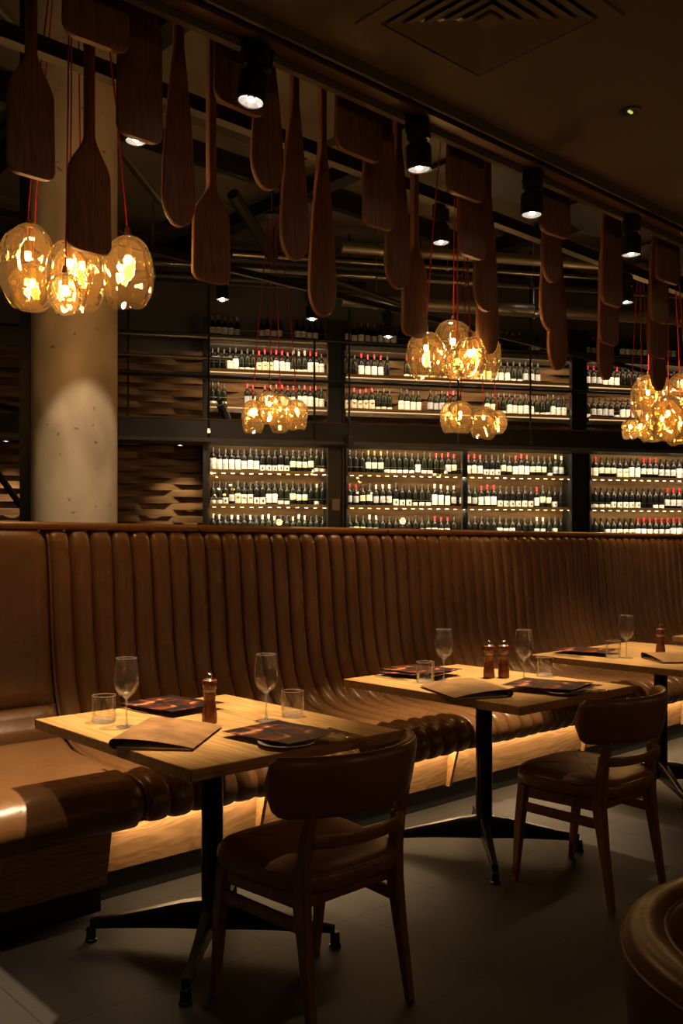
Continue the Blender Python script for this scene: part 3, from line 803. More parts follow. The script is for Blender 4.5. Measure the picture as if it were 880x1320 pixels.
def paddle(w, end, bl, taper, total, seed):
    rnd = random.Random(seed)
    zs = []; hw = []
    cr = min(.045, w*.22) if end == 's' else None
    zlist = []
    if end == 's':
        for k in range(7):
            a = PI/2*k/6; zlist.append((cr-cr*math.cos(a), w/2-cr+cr*math.sin(a)))
    else:
        for k in range(11):
            a = PI/2*k/10; zlist.append((w*.75-w*.75*math.cos(a), w/2*math.sin(a)**.9))
    zb = zlist[-1][0]
    shaft = .019
    n = 22
    for k in range(1, n+1):
        z = zb + (bl-zb)*k/n*1.0
        t = (z-zb)/(bl-zb)
        if taper: f = 1 - t**1.6
        else:
            t2 = max(0, (t-.62)/.38); f = 1 - (t2*t2*(3-2*t2)); f = f*(1-.10*t)
        zlist.append((z, shaft + (w/2-shaft)*max(0, f)))
    zlist.append((total, shaft))
    rings = []
    for z, h in zlist:
        h = max(h, .002)
        th = .013 + .006*min(1, max(0, (z-bl*.7)/(bl*.3)))
        c = min(h*.9, .010)
        ring = []
        for sx, sy in ((1, 1), (-1, 1), (-1, -1), (1, -1)):
            for k in range(3):
                a = math.radians({(1, 1): 0, (-1, 1): 90, (-1, -1): 180, (1, -1): 270}[(sx, sy)] + 45*k)
                ring.append((sx*(h-c)+c*math.cos(a), sy*(th-c*.9)+c*.9*math.sin(a), z))
        rings.append(ring)
    return MB().loft(rings)
cnt = {k: 0 for k in 'ABCD'}
RN = {'A': 'front row of shortest drops', 'B': 'second row', 'C': 'third row', 'D': 'rear row of longest drops'}
for i, (row, px, py, wp, end, bl, tp) in enumerate(PAD):
    Yp = ROWY[row]
    a, b, c = at_y(px-wp/2, py, Yp), at_y(px+wp/2, py, Yp), at_y(px, py, Yp)
    w = (b.x-a.x)*.97
    t = thing('hanging_paddle', '%s %s-ended dark wooden paddle hanging, %s from the column end, %s' % (
        'broad' if wp/1. > 0 and w > .215 else 'slim', 'square' if end == 's' else 'round', ORD[cnt[row]], RN[row]), 'paddle', (c.x, Yp, c.z), random.uniform(-.05, .05), 'wooden paddles hanging in rows')
    cnt[row] += 1
    paddle(w, end, bl, tp, 1.55, i).build('blade', 'paddle_wood', t, ang=35)
    MB().tube([(0, 0, 1.52), (0, 0, 1.62)], .004, 6).build('hanging_wire', 'dark_steel', t)
for k, (row, Yp) in enumerate(ROWY.items()):
    zz = {'A': 2.96, 'B': 2.78, 'C': 2.60, 'D': 2.44}[row] + 1.64
    t = thing('paddle_rail', 'slim black rail carrying the %s of paddles' % RN[row], 'rail', (0, Yp, zz), group='rails the paddles hang from')
    bx(-1, 9, -.015, .015, 0, .03).build('rail', 'black_metal', t, smooth=False)
    b = MB()
    for x in (-.5, 2, 4.5, 7, 8.8): b.tube([(x, 0, .02), (x, 0, ZC-zz)], .006, 6)
    b.build('rail_hanger', 'black_metal', t)

# ------------------------------------------------------------------ amber pendants
def globe_mesh(seed, kind):
    rnd = random.Random(seed)
    prof = []
    n = 22
    # unit: radius 1, top at z=+1.1, cut open at bottom z=-1.2
    for i in range(n+1):
        t = i/n
        if kind == 0:      # egg narrowing to a flat cut mouth
            a = PI*(t*.84)
            r = math.sin(a)**.85 if a > 0 else 0; z = 1.12*math.cos(a)
            r *= 1 - .10*t
        else:
            a = PI*(t*.80)
            r = math.sin(a)**.75 if a > 0 else 0; z = 1.0*math.cos(a)
            z = z if z > 0 else z*1.35
        prof.append((max(r, .06 if i == 0 else r), z))
    b = MB(); N_ = 36; rings = []
    off = Vector((rnd.uniform(0, 50), rnd.uniform(0, 50), rnd.uniform(0, 50)))
    dents = [(Vector((rnd.uniform(-1, 1), rnd.uniform(-1, 1), rnd.uniform(-.6, .5))).normalized(), rnd.uniform(.28, .42)) for _ in range(4)]
    for r, z in prof:
        ring = []
        for k in range(N_):
            a = 2*PI*k/N_
            p = Vector((r*math.cos(a), r*math.sin(a), z))
            d = p.normalized() if p.length > .01 else Vector((0, 0, 1))
            s = 1 + .07*noise.noise(p*1.3+off)
            for dc, dw in dents:
                q = (d-dc).length
                if q < dw*1.6: s -= .16*math.exp(-(q/dw)**2*2)
            ring.append(p*s)
        rings.append(ring)
    b.loft(rings, False)
    return b.mesh('glass_globe', 'amber_glass')
GL = [globe_mesh(s, s % 2) for s in range(6)]
cordm = None
bulbm = MB().lathe([(0, -.040), (.008, -.038), (.0125, -.026), (.0125, -.004), (.009, .006), (0, .006)], 12).mesh('bulb', 'bulb')
sockm = MB().lathe([(0, .05), (.008, .05), (.014, .044), (.014, .0), (.010, -.004), (0, -.004)], 12).mesh('socket', 'brass')
CL = {
 'by the concrete column': (3.95, [(36, 346, 39, 54, 0), (90, 352, 30, 44, 1), (42, 372, 31, 30, 2), (106, 354, 31, 42, 3), (84, 379, 24, 26, 4), (165, 348, 33, 46, 5)], (95, 0)),
 'above the second table': (5.4, [(549, 457, 25, 31, 1), (584, 452, 30, 38, 0), (589, 470, 20, 20, 2), (606, 462, 23, 27, 4), (621, 457, 25, 32, 3)], (588, 0)),
 'low in front of the end bay': (7.3, [(835, 516, 23, 32, 0), (843, 505, 20, 26, 5), (861, 541, 26, 29, 2), (853, 546, 20, 22, 1), (882, 508, 24, 28, 4), (877, 552, 20, 22, 3)], (858, 0)),
 'far off before the first wine bay': (8.2, [(326, 536, 15, 22, 1), (347, 527, 17, 22, 0), (361, 534, 18, 25, 2), (382, 534, 15, 20, 3)], (352, 0)),
 'far off before the middle wine bay': (8.9, [(578, 539, 12, 20, 4), (593, 539, 20, 21, 0), (623, 544, 19, 21, 1), (641, 545, 13, 15, 2)], (607, 0)),
 'smallest, far off by the end bay': (9.6, [(812, 553, 11, 13, 3), (826, 552, 12, 14, 0), (838, 554, 14, 15, 5)], (825, 0)),
}
CE = {'by the concrete column': 26, 'above the second table': 26, 'low in front of the end bay': 30}
for cname, (d_, gl, (cpx, _)) in CL.items():
    cc = at_d(cpx, 300, d_)
    zc = 4.3
    cn = thing('pendant_canopy', 'small black ceiling plate gathering red cords, pendant cluster %s' % cname, 'ceiling plate', (cc.x, cc.y, zc), group='ceiling plates of the pendant clusters')
    MB().lathe([(0, .03), (.07, .03), (.075, .02), (.075, 0), (0, 0)], 24).build('plate', 'black_metal', cn)
    MB().tube([(0, 0, .03), (0, 0, ZC-zc+.02)], .008, 6).build('stem', 'black_metal', cn)
    placed = []
    for j, (px, py, rw, rh, gi) in enumerate(gl):
        best = None
        for q_ in range(-14, 15):
            dd = d_ + q_*.04
            c0 = at_d(px, py, dd); r0 = rw*dd/FPX
            sep = min([(c0-c1).length-(r0+r1)*1.03 for c1, r1 in placed] + [9])
            score = min(sep, .0) - abs(q_)*.0012
            if best is None or score > best[0]: best = (score, dd, c0, r0)
        dj = best[1]; placed.append((best[2], best[3]))
        c = at_d(px, py, dj); rw_ = rw*dj/FPX; rh_ = rh*dj/FPX
        top = c.z + rh_
        pos = '%s from the left' % ORD[sorted(range(len(gl)), key=lambda q: gl[q][0]).index(j)]
        t = thing('pendant_lamp', 'amber globe pendant, %s, cluster %s' % (pos, cname), 'pendant lamp', (c.x, c.y, c.z), random.uniform(0, 6), 'amber glass pendants, cluster %s' % cname)
        g = bpy.data.objects.new('glass_globe', GL[gi]); COL.objects.link(g); g.parent = t; g.scale = (rw_, rw_, rh_/1.08)
        zb = rh_*.40
        s_ = bpy.data.objects.new('socket', sockm); COL.objects.link(s_); s_.parent = t; s_.location = (0, 0, zb)
        u_ = bpy.data.objects.new('bulb', bulbm); COL.objects.link(u_); u_.parent = s_
        # cord, in local coordinates
        rz = t.rotation_euler.z
        ex, ey = cc.x-c.x, cc.y-c.y
        L_ = Matrix.Rotation(-rz, 3, 'Z') @ Vector((ex*.8, ey*.8, zc-c.z))
        pts = [(0, 0, zb+.045), (0.002, 0, rh_*1.02), (L_.x*.25+.004, L_.y*.25, rh_+(L_.z-rh_)*.33), (L_.x*.62, L_.y*.62, rh_+(L_.z-rh_)*.68), (L_.x, L_.y, L_.z)]
        MB().tube(pts, .0035 if d_ < 6 else .0045, 6).build('cord', 'red_cord', t)
        MB().lathe([(.0, .03), (.010, .03), (.013, .02), (.013, 0), (0, 0)], 10, (0, 0, rh_*1.0)).build('cord_grip', 'brass', t)
        e = {3.95: 10.5, 5.4: 8, 7.3: 10}.get(d_, 14)
        light('bulb_glow', 'POINT', (c.x, c.y, c.z+zb-.02), e, (1., .62, .28), shadow_soft_size=.02)

# unseen pendants added behind the camera as fill for chair backs and paddles
for nm, (x, y, z) in (('left', (-1.2, -1.6, 1.95)), ('right', (3.2, -1.9, 1.95)), ('far', (6.6, -1.5, 1.95))):
    t = thing('pendant_lamp', 'added unseen amber globe fill lamp behind the viewer, on the %s side' % nm if nm != 'far' else 'added unseen amber globe fill lamp behind the viewer, towards the far end', 'pendant lamp', (x, y, z), 0, 'amber glass fill pendants added behind the viewer')
    g = bpy.data.objects.new('glass_globe', GL[0]); COL.objects.link(g); g.parent = t; g.scale = (.14, .14, .17)
    s_ = bpy.data.objects.new('socket', sockm); COL.objects.link(s_); s_.parent = t; s_.location = (0, 0, .07)
    u_ = bpy.data.objects.new('bulb', bulbm); COL.objects.link(u_); u_.parent = s_
    MB().tube([(0, 0, .11), (0, 0, ZS-z)], .0035, 6).build('cord', 'red_cord', t)
    light('bulb_glow', 'POINT', (x, y, z+.05), 17, (1., .62, .34), shadow_soft_size=.08)

# ------------------------------------------------------------------ banquette
BX0, BX1, CH0, PIT = -1.0, 9.4, 1.775, .1032
prof = [(3.985, 1.36), (3.975, 1.405), (3.945, 1.425), (3.905, 1.415), (3.885, 1.385), (3.875, 1.33), (3.862, 1.2), (3.850, 1.05), (3.836, .9), (3.818, .78), (3.790, .68), (3.752, .60), (3.700, .545), (3.630, .510), (3.54, .492), (3.42, .484), (3.30, .481), (3.20, .480), (3.12, .474), (3.065, .455), (3.035, .42), (3.028, .385), (3.045, .352), (3.085, .340), (3.14, .340)]
def dense(P, k=3):
    out = []
    n = len(P)
    for i in range(n-1):
        p0, p1, p2, p3 = P[max(i-1, 0)], P[i], P[i+1], P[min(i+2, n-1)]
        for j in range(k):
            t = j/k
            out.append(tuple(.5*((2*p1[c])+(-p0[c]+p2[c])*t+(2*p0[c]-5*p1[c]+4*p2[c]-p3[c])*t*t+(-p0[c]+3*p1[c]-3*p2[c]+p3[c])*t**3) for c in (0, 1)))
    out.append(P[-1]); return out
PR = dense(prof, 3)
# arc-length and outward normals
def normals(P):
    out = []
    for i in range(len(P)):
        a, b = P[max(i-1, 0)], P[min(i+1, len(P)-1)]
        ty, tz = b[0]-a[0], b[1]-a[1]; L_ = math.hypot(ty, tz)
        out.append((tz/L_, -ty/L_))      # towards the room / upward
    return out
NR = normals(PR)
SL = [0]
for i in range(1, len(PR)): SL.append(SL[-1]+math.hypot(PR[i][0]-PR[i-1][0], PR[i][1]-PR[i-1][1]))
bq = thing('banquette', 'long tan leather banquette with vertical channelled back and oak plinth', 'banquette')
ch = MB(); NX = 9
nch = int((BX1-CH0)/PIT)
rnd = random.Random(3)
def edge_x(k, s):                       # wavering seam line number k
    return CH0 + k*PIT + .007*noise.noise(Vector((k*1.7, s*1.6, .3))) + .004*noise.noise(Vector((k*4.1, s*5, 9.)))
for k in range(nch):
    fat = rnd.uniform(.85, 1.12); seam = rnd.uniform(.15, 1.0) if rnd.random() < .8 else -9; sl = rnd.uniform(-.5, .5)
    rings = []
    for i, (yy, zz) in enumerate(PR):
        ny, nz = NR[i]
        s = SL[i]
        x0, x1 = edge_x(k, s), edge_x(k+1, s)
        row = []
        front = max(0, min(1, (s-1.60)/.2))
        for j in range(NX+1):
            t = j/NX; q = abs(2*t-1)
            h = (.017+.010*front)*fat*(1-q**(3.4+.8*front)) - .016*(q**9)
            h += .003*noise.noise(Vector((k*3.3, s*7, t*2)))
            ds = abs(s-seam-sl*.04*(t-.5)*2)
            if ds < .02: h -= .0035*(1-ds/.02)
            row.append((x0+(x1-x0)*t, yy-abs(ny)*h if ny < 0 else yy+ny*h, zz+nz*h))
        rings.append(row)
    ch.loft(rings, False, False)
# orientation: normals list points (tz,-ty): down the back tz<0 -> towards -y, good
o = ch.build('channelled_upholstery', 'tan_leather', bq, ang=70)
# plain end section: backrest, lumbar roll, seat
def plain_section(i0, i1, x0, x1, seam_len=.0, h0=.02, name='x'):
    idx = range(i0, i1+1); rings = []
    n = 26
    for c_, i in enumerate(idx):
        yy, zz = PR[i]; ny, nz = NR[i]
        s = (SL[i]-SL[i0])/(SL[i1]-SL[i0])
        row = []
        for j in range(n+1):
            t = j/n; x = x0+(x1-x0)*t
            de = min((x-x0), (x1-x))/.04; e = 1 if de > 1 else math.sin(PI/2*max(0, de))**.6
            se = min(s, 1-s)*(SL[i1]-SL[i0])/.03; ee = 1 if se > 1 else math.sin(PI/2*max(0, se))**.6
            h = h0*min(e, ee) - .012*(1-min(e, ee)) + .005*noise.noise(Vector((x*2.5, s*4, i0)))
            row.append((x, yy+ny*h, zz+nz*h))
        rings.append(row)
    return MB().loft(rings, False, False)
def idx_at(z=None, y=None):
    if z is not None: return min(range(len(PR)), key=lambda i: abs(PR[i][1]-z) + (0 if PR[i][0] > 3.7 and SL[i] > .1 else 5))
    return min(range(len(PR)), key=lambda i: abs(PR[i][0]-y) + (0 if .4 < PR[i][1] < .56 else 5))
i_s = idx_at(z=.69); i_b = idx_at(y=3.70)
for xa, xb in ((.62, CH0-.004), (-.55, .614)):
    plain_section(0, i_s, xa, xb).build('plain_back_cushion', 'tan_leather', bq, ang=70)
    plain_section(i_s, i_b, xa, xb, h0=.035).build('lumbar_roll', 'tan_leather', bq, ang=70)
    plain_section(i_b, len(PR)-1, xa, xb, h0=.03).build('plain_seat_cushion', 'tan_leather', bq, ang=70)
# piping between plain and channelled leather
MB().tube([(CH0-.002, yy-.003, zz+.003) for yy, zz in PR[3:-4]], .006, 8).build('piping', 'tan_leather', bq)
# plinth: flush plain end, recessed oak panels with fins beyond
XE = 1.655
q = MB()
def prism_yz(mb, pts, x0, x1):
    n = len(pts); vs = [(x0, a, b) for a, b in pts]+[(x1, a, b) for a, b in pts]
    fs = [(i, (i+1) % n, n+(i+1) % n, n+i) for i in range(n)]+[tuple(range(n-1, -1, -1)), tuple(range(n, 2*n))]
    return mb.add(vs, fs)
prism_yz(MB(), [(3.125, .10), (3.075, .345), (3.9, .345), (3.9, .10)], -.55, XE).build('end_plinth', 'oak_panel', bq, smooth=False)
prism_yz(MB(), [(3.145, 0), (3.145, .10), (3.9, .10), (3.9, 0)], -.55, XE-.012).build('toe_kick', 'toe_black', bq, smooth=False)
prism_yz(MB(), [(3.215, .11), (3.20, .335), (3.9, .335), (3.9, .11)], XE, BX1).build('oak_plinth', 'oak_panel', bq, smooth=False)
prism_yz(MB(), [(3.235, 0), (3.235, .11), (3.9, .11), (3.9, 0)], XE-.012, BX1).build('toe_kick', 'toe_black', bq, smooth=False)
prism_yz(MB(), [(3.07, .325), (3.07, .345), (3.9, .345), (3.9, .325)], XE, BX1).build('seat_board', 'walnut', bq, smooth=False)
for x in (2.42, 3.67, 4.92, 6.17, 7.42, 8.67):
    prism_yz(MB(), [(3.195, .10), (3.135, .325), (3.22, .325), (3.225, .10)], x-.009, x+.009).build('fin', 'oak_edge', bq, smooth=False)
bx(XE+.02, BX1, 3.170, 3.185, .314, .324).build('led_strip', 'led', bq, smooth=False)
bx(-.55, BX1, 3.92, 4.05, .0, 1.42).build('back_panel', 'walnut', bq, smooth=False)
prev = -.55
for k, x in enumerate((1.235, 2.57, 3.905, 5.24, 6.575, 7.91, 9.4)):
    MB().box(prev+.002, x-.002, 3.885, 4.07, 1.433, 1.468, b=.012).build('cap_rail', 'cap_leather', bq, ang=60)
    prev = x
light('plinth_glow', 'AREA', ((XE+.05+BX1)/2, 3.165, .311), 27, (1., .66, .32), ((XE+.05+BX1)/2, 3.165, .0), shape='RECTANGLE', size=BX1-XE-.1, size_y=.012)

# ------------------------------------------------------------------ tables
def table(cx, cy, w, l, label):
    t = thing('dining_table', label, 'table', (cx, cy, 0), group='oak dining tables along the banquette')
    zt = .75
    MB().box(-w/2+.0008, w/2-.0008, -l/2+.0008, l/2-.0008, zt-.0345, zt, b=.0025).build('tabletop', 'oak_top', t, ang=30)
    e = MB()
    e.box(-w/2-.0008, w/2+.0008, -l/2-.0008, -l/2+.004, zt-.033, zt-.0015); e.box(-w/2-.0008, w/2+.0008, l/2-.004, l/2+.0008, zt-.033, zt-.0015)
    e.box(-w/2-.0008, -w/2+.004, -l/2, l/2, zt-.033, zt-.0015); e.box(w/2-.004, w/2+.0008, -l/2, l/2, zt-.033, zt-.0015)
    e.build('edge_band', 'oak_edge', t, smooth=False)
    pr = []
    for k in range(32):
        a = 2*PI*k/32; r = .037 - (.004 if k % 8 in (0,) else 0)
        pr.append((r*math.cos(a), r*math.sin(a)))
    MB().loft([[(x, y, z) for x, y in pr] for z in (.07, zt-.04)]).build('pedestal', 'black_cast', t, ang=30)
    MB().box(-.16, .16, -.16, .16, zt-.046, zt-.0345, b=.004).build('mounting_plate', 'black_metal', t)
    for k in range(4):
        a = PI/4+PI/2*k; c, s = math.cos(a), math.sin(a); R_ = .42
        P_ = [(c*r, s*r, z) for r, z in ((.02, .105), (.10, .100), (.22, .085), (.34, .070), (R_, .062))]
        g = MB().bar(P_, [.045, .04, .032, .027, .026], [.10, .088, .062, .040, .032]).build('leg', 'black_cast', t, ang=50)
        MB().lathe([(0, .05), (.013, .05), (.017, .042), (.017, .012), (.021, .008), (.021, 0), (0, 0)], 14, (c*R_, s*R_, 0)).build('foot', 'black_cast', g)
    return t
table(1.79, 2.63, .815, 1.0, 'oak dining table nearest the camera, with a wide-bladed paddle overhead')['label'] = 'oak pedestal table nearest the plain end of the banquette'
table(3.25, 2.63, .80, 1.0, 'oak pedestal table holding two pepper mills, second along the banquette')
table(4.81, 2.63, 1.06, 1.0, 'wider oak pedestal table, third along the banquette')
table(6.32, 2.63, .9, 1.0, 'farthest oak pedestal table, only a corner in view')

# ------------------------------------------------------------------ chairs
def chair_proto():
    t = thing('dining_chair', '', 'chair', group='brown leather dining chairs')
    # local: faces +y, origin on floor under seat centre
    def outline(s, z, yoff=0):
        pts = []
        n = 40
        for k in range(n):
            a = 2*PI*k/n; c, si = math.cos(a), math.sin(a)
            ex = 2/3.6
            x = .235*s*math.copysign(abs(c)**ex, c); y = .225*s*math.copysign(abs(si)**ex, si)
            x *= 1.0+.10*(y/.225)*.9
            pts.append((x, y+yoff, z))
        return pts
    seat = MB()
    rings = []
    for s, z in ((.90, .400), (.97, .402), (1.0, .412), (1.015, .432), (1.0, .450), (.965, .461), (.88, .469), (.7, .474), (.45, .476), (.2, .477), (.02, .477)):
        ring = outline(s, z, .01)
        rings.append([(x, y, zz + .012*(y/.225 if y > 0 else 0)*(1 if zz > .44 else .6) - .004*math.cos(x*14)*0) for x, y, zz in ring])
    seat.loft(rings)
    so_ = seat.build('seat', 'brown_leather', t, ang=60)
    MB().tube([(x, y, z+.004) for x, y, z in outline(1.0, .449, .01)]+[tuple(Vector(outline(1., .449, .01)[0])+Vector((0, 0, .004)))], .0035, 6).build('piping', 'brown_leather', so_)
    # quilted cross seams in low relief
    sm = MB()
    for (a, b) in (((-.13, -.12), (.12, .15)), ((.13, -.12), (-.12, .15))):
        sm.tube([(a[0]+(b[0]-a[0])*k/10, a[1]+(b[1]-a[1])*k/10, .4758+.012*max(0, (a[1]+(b[1]-a[1])*k/10-.01)/.225)) for k in range(11)], .0022, 6)
    sm.build('seam', 'brown_leather', so_)
    fr = MB()
    fr.bar([(-.205, .175, .378), (.205, .175, .378)], .022, .05); fr.bar([(-.185, -.145, .378), (.185, -.145, .378)], .022, .05)
    fr.bar([(-.198, .18, .378), (-.18, -.15, .378)], .022, .05); fr.bar([(.198, .18, .378), (.18, -.15, .378)], .022, .05)
    fr.build('seat_rail', 'walnut', t, ang=30)
    for s in (-1, 1):
        MB().bar([(s*.205, .215, 0), (s*.207, .19, .25), (s*.200, .175, .402)], [.022, .034, .040], [.022, .036, .040], (0, 1, 0)).build('leg', 'walnut', t, ang=35)
        MB().bar([(s*.195, -.215, 0), (s*.190, -.180, .22), (s*.187, -.160, .36), (s*.186, -.164, .46), (s*.187, -.180, .56), (s*.187, -.203, .645)],
                 [.022, .030, .036, .034, .028, .024], [.024, .036, .048, .042, .032, .026], (0, 1, 0)).build('leg', 'walnut', t, ang=35)
        MB().bar([(s*.207, .185, .315), (s*.185, -.165, .305)], .016, .036).build('stretcher', 'walnut', t, ang=30)
    # curved rail between rear legs
    P_ = []
    for k in range(15):
        a = PI*(k/14); P_.append((-.185*math.cos(a), -.155-.095*math.sin(a)**.8, .545+.006*math.sin(a)))
    MB().bar(P_, .018, .034).build('back_rail', 'walnut', t, ang=50)
    # wraparound upholstered backrest
    rings = []
    n = 34
    for k in range(n+1):
        u = -1+2*k/n
        a = u*1.18
        cx_ = .274*math.sin(a)/math.sin(1.18); cy_ = -.262+.155*(1-math.cos(a))/(1-math.cos(1.18))
        # tangent/normal
        tx, ty = math.cos(a), math.sin(a)*.75; L_ = math.hypot(tx, ty); tx /= L_; ty /= L_
        nx, ny = -ty, tx            # inward (+y side)
        e = min(1, (1-abs(u))/.16); e = math.sin(PI/2*e)**.55 if e > 0 else 0
        hh = .087*(.30+.70*e); th = .024*(.35+.65*e); zc = .700+.002*math.cos(a)
        if e <= 0.01: hh, th = .02, .006
        ring = []
        for j in range(20):
            b = 2*PI*j/20; cb, sb = math.cos(b), math.sin(b)
            yy = th*math.copysign(abs(cb)**.75, cb); zz = hh*math.copysign(abs(sb)**.45, sb)
            lean = -.16*zz
            ring.append((cx_+nx*(yy+lean), cy_+ny*(yy+lean), zc+zz))
        rings.append(ring)
    bk = MB().loft(rings).build('backrest', 'brown_leather', t, ang=80)
    # piping along the upper outer edge
    pl = []
    for k in range(2, n-1):
        u = -1+2*k/n; r = rings[k]
        pl.append(Vector(r[5])*.35+Vector(r[6])*.65+Vector((0, 0, .001)))
    MB().tube(pl, .0032, 6).build('piping', 'brown_leather', bk)
    return t
CHR = chair_proto()
CHR.location = (1.805, 2.115, 0); CHR.rotation_euler = (0, 0, .03)
CHR['label'] = 'brown leather chair with wraparound backrest at the nearest table'
dup(CHR, (3.245, 2.085, 0), .02, 'brown leather chair with wraparound backrest at the table with two pepper mills')

# tub armchair in the corner
ac = at(880+85, 1230, .70)
tb = thing('tub_armchair', 'round tan leather tub armchair cut off at the lower corner', 'armchair', (1.645, .545, 0), math.radians(0))
def tub_ring(fr, to, n=54, arc0=-.9, arc1=None):
    pass
sec = [(.300, .10), (.335, .13), (.352, .30), (.364, .50), (.372, .62), (.376, .665), (.371, .692), (.358, .705), (.338, .709), (.318, .706), (.304, .698), (.296, .684), (.290, .655), (.284, .60), (.270, .50), (.262, .40)]
a0, a1 = math.radians(-15), math.radians(285)   # open towards the lower right
rings = []
n = 120
for k in range(n+1):
    a = math.radians(-60) + (math.radians(300))*k/n
    drop = 0.10*max(0, (abs(k/n-.5)*2-.55)/.45)**1.5
    e = min(k, n-k)
    pl_ = .007*abs(math.sin(a*7))
    rings.append([((r+(pl_ if q_ > 11 else 0))*math.cos(a), (r+(pl_ if q_ > 11 else 0))*math.sin(a), z-(drop if z > .3 else 0)) for q_, (r, z) in enumerate(sec)])
sh = MB().loft(rings, True, True).build('shell', 'tub_leather', tb, ang=60); sh['label'] = 'rolled leather shell'
for r_, z_ in ((.3755, .672), (.302, .698)):
    P_ = []
    for k in range(n+1):
        a = math.radians(-60)+math.radians(300)*k/n; drop = 0.10*max(0, (abs(k/n-.5)*2-.55)/.45)**1.5
        P_.append((r_*math.cos(a), r_*math.sin(a), z_-drop))
    MB().tube(P_, .004, 6).build('piping', 'tub_leather', sh)
MB().lathe([(0, .30), (.245, .30), (.258, .33), (.258, .40), (.235, .43), (0, .445)], 40).build('seat_cushion', 'tub_leather', tb)
MB().lathe([(0, .10), (.29, .10), (.29, .31), (0, .31)], 40).build('base', 'tub_leather', tb)
for k in range(4):
    a = PI/4+k*PI/2
    MB().tube([(.23*math.cos(a), .23*math.sin(a), .12), (.25*math.cos(a), .25*math.sin(a), 0)], [.018, .012], 10).build('leg', 'walnut', tb)

# ------------------------------------------------------------------ tableware
ZT_ = .7502
def wine_glass():
    t = thing('wine_glass', '', 'wine glass', group='empty wine glasses on the tables')
    MB().lathe([(.0, .006), (.008, .0055), (.034, .0015), (.0355, .0008), (.034, 0), (0, 0)], 32).build('foot', 'thick_glass', t)
    MB().lathe([(.0075, .005), (.0040, .015), (.0035, .06), (.0036, .085), (.006, .097), (.012, .101)], 16).build('stem', 'thick_glass', t)
    MB().lathe([(.0, .099), (.012, .1005), (.026, .110), (.037, .127), (.0425, .147), (.0430, .162), (.0400, .195), (.0345, .232), (.0338, .232), (.0392, .195), (.0420, .162), (.0413, .148), (.036, .129), (.025, .113), (.010, .1045), (0, .1035)], 32).build('bowl', 'clear_glass', t)
    MB().tube([(.0342*math.cos(2*PI*k/32), .0342*math.sin(2*PI*k/32), .232) for k in range(33)], .0009, 6).build('rim_highlight', 'thick_glass', t)  # milky ring added as the highlight along the bowl's lip
    return t
def tumbler():
    t = thing('tumbler', '', 'glass', group='clear tumblers on the tables')
    MB().lathe([(0, 0), (.037, 0), (.040, .004), (.0405, .02), (.0415, .092), (.0400, .0935), (.0385, .092), (.0375, .018)], 36).build('glass_body', 'clear_glass', t)
    MB().lathe([(0, .0005), (.036, .0005), (.0372, .004), (.0372, .014), (.034, .0125), (0, .0115)], 32).build('glass_base', 'thick_glass', t)
    MB().tube([(.0400*math.cos(2*PI*k/32), .0400*math.sin(2*PI*k/32), .0930) for k in range(33)], .0011, 6).build('rim_highlight', 'thick_glass', t)  # pale ring added to imitate the highlight on the tumbler's lip
    return t
def mill():
    t = thing('pepper_mill', '', 'pepper mill', group='turned wooden pepper mills')
    MB().lathe([(0, 0), (.0255, 0), (.0265, .004), (.0262, .030), (.022, .058), (.0195, .078), (.0215, .092), (.0235, .100), (.0235, .106), (0, .106)], 28).build('mill_body', 'mill_wood', t)
    MB().lathe([(.0215, .106), (.0225, .107), (.0225, .117), (.0215, .118), (0, .118)], 28).build('mill_collar', 'collar', t)
    MB().lathe([(.0215, .118), (.0245, .124), (.0265, .140), (.0255, .147), (.021, .151), (0, .152)], 28).build('mill_head', 'mill_wood', t)
    MB().lathe([(.020, .1505), (.017, .154), (.006, .157), (.005, .161), (.0085, .165), (.0085, .170), (.004, .174), (0, .1745)], 20).build('mill_knob', 'chrome', t)
    return t
G = wine_glass(); T = tumbler(); P = mill()
def put(proto, lst):
    for i, (p, lb) in enumerate(lst):
        loc = (p[0], p[1], ZT_)
        if i == 0: proto.location = loc; proto['label'] = lb
        else: dup(proto, loc, random.uniform(0, 6), lb)
put(G, [(at(163, 937, .75), 'empty wine glass on the nearest table, beside the leather folder'),
        (at(343, 929, .75), 'empty wine glass on the nearest table, behind the printed card on a plate'),
        (at(572, 877, .75), 'empty wine glass on the second table, beside the cards at the banquette side'),
        (at(675, 878, .75), 'empty wine glass on the second table, right beside the pair of mills'),
        (at(807, 848, .75), 'empty wine glass on the third table')])
put(T, [(at(134, 931, .75), 'low clear tumbler on the nearest table, at its corner by the plain banquette end'),
        (at(377, 924, .75), 'low clear tumbler on the nearest table, behind the printed card on a plate'),
        (at(548, 880, .75), 'low clear tumbler on the second table, at the corner of the leather folder'),
        (at(702, 872, .75), 'low clear tumbler on the second table, behind the stacked printed cards'),
        (at(790, 848, .75), 'low clear tumbler on the third table')])
put(P, [(at(270, 932, .75), 'dark wooden pepper mill alone on the nearest table'),
        (at(630, 874, .75), 'reddish wooden mill on the second table, nearer the folder of the pair'),
        (at(649, 873.5, .75), 'reddish wooden mill on the second table, nearer the wine glass of the pair'),
        (at(851, 845, .75), 'dark wooden pepper mill on the third table')])
def side_plate():
    t = thing('plate', '', 'plate', group='side plates under the cards')
    MB().lathe([(0, 0), (.050, 0), (.055, .003), (.085, .012), (.088, .014), (.086, .0155), (.054, .007), (0, .006)], 40).build('dish', 'plate_glaze', t)
    return t
PL = side_plate()
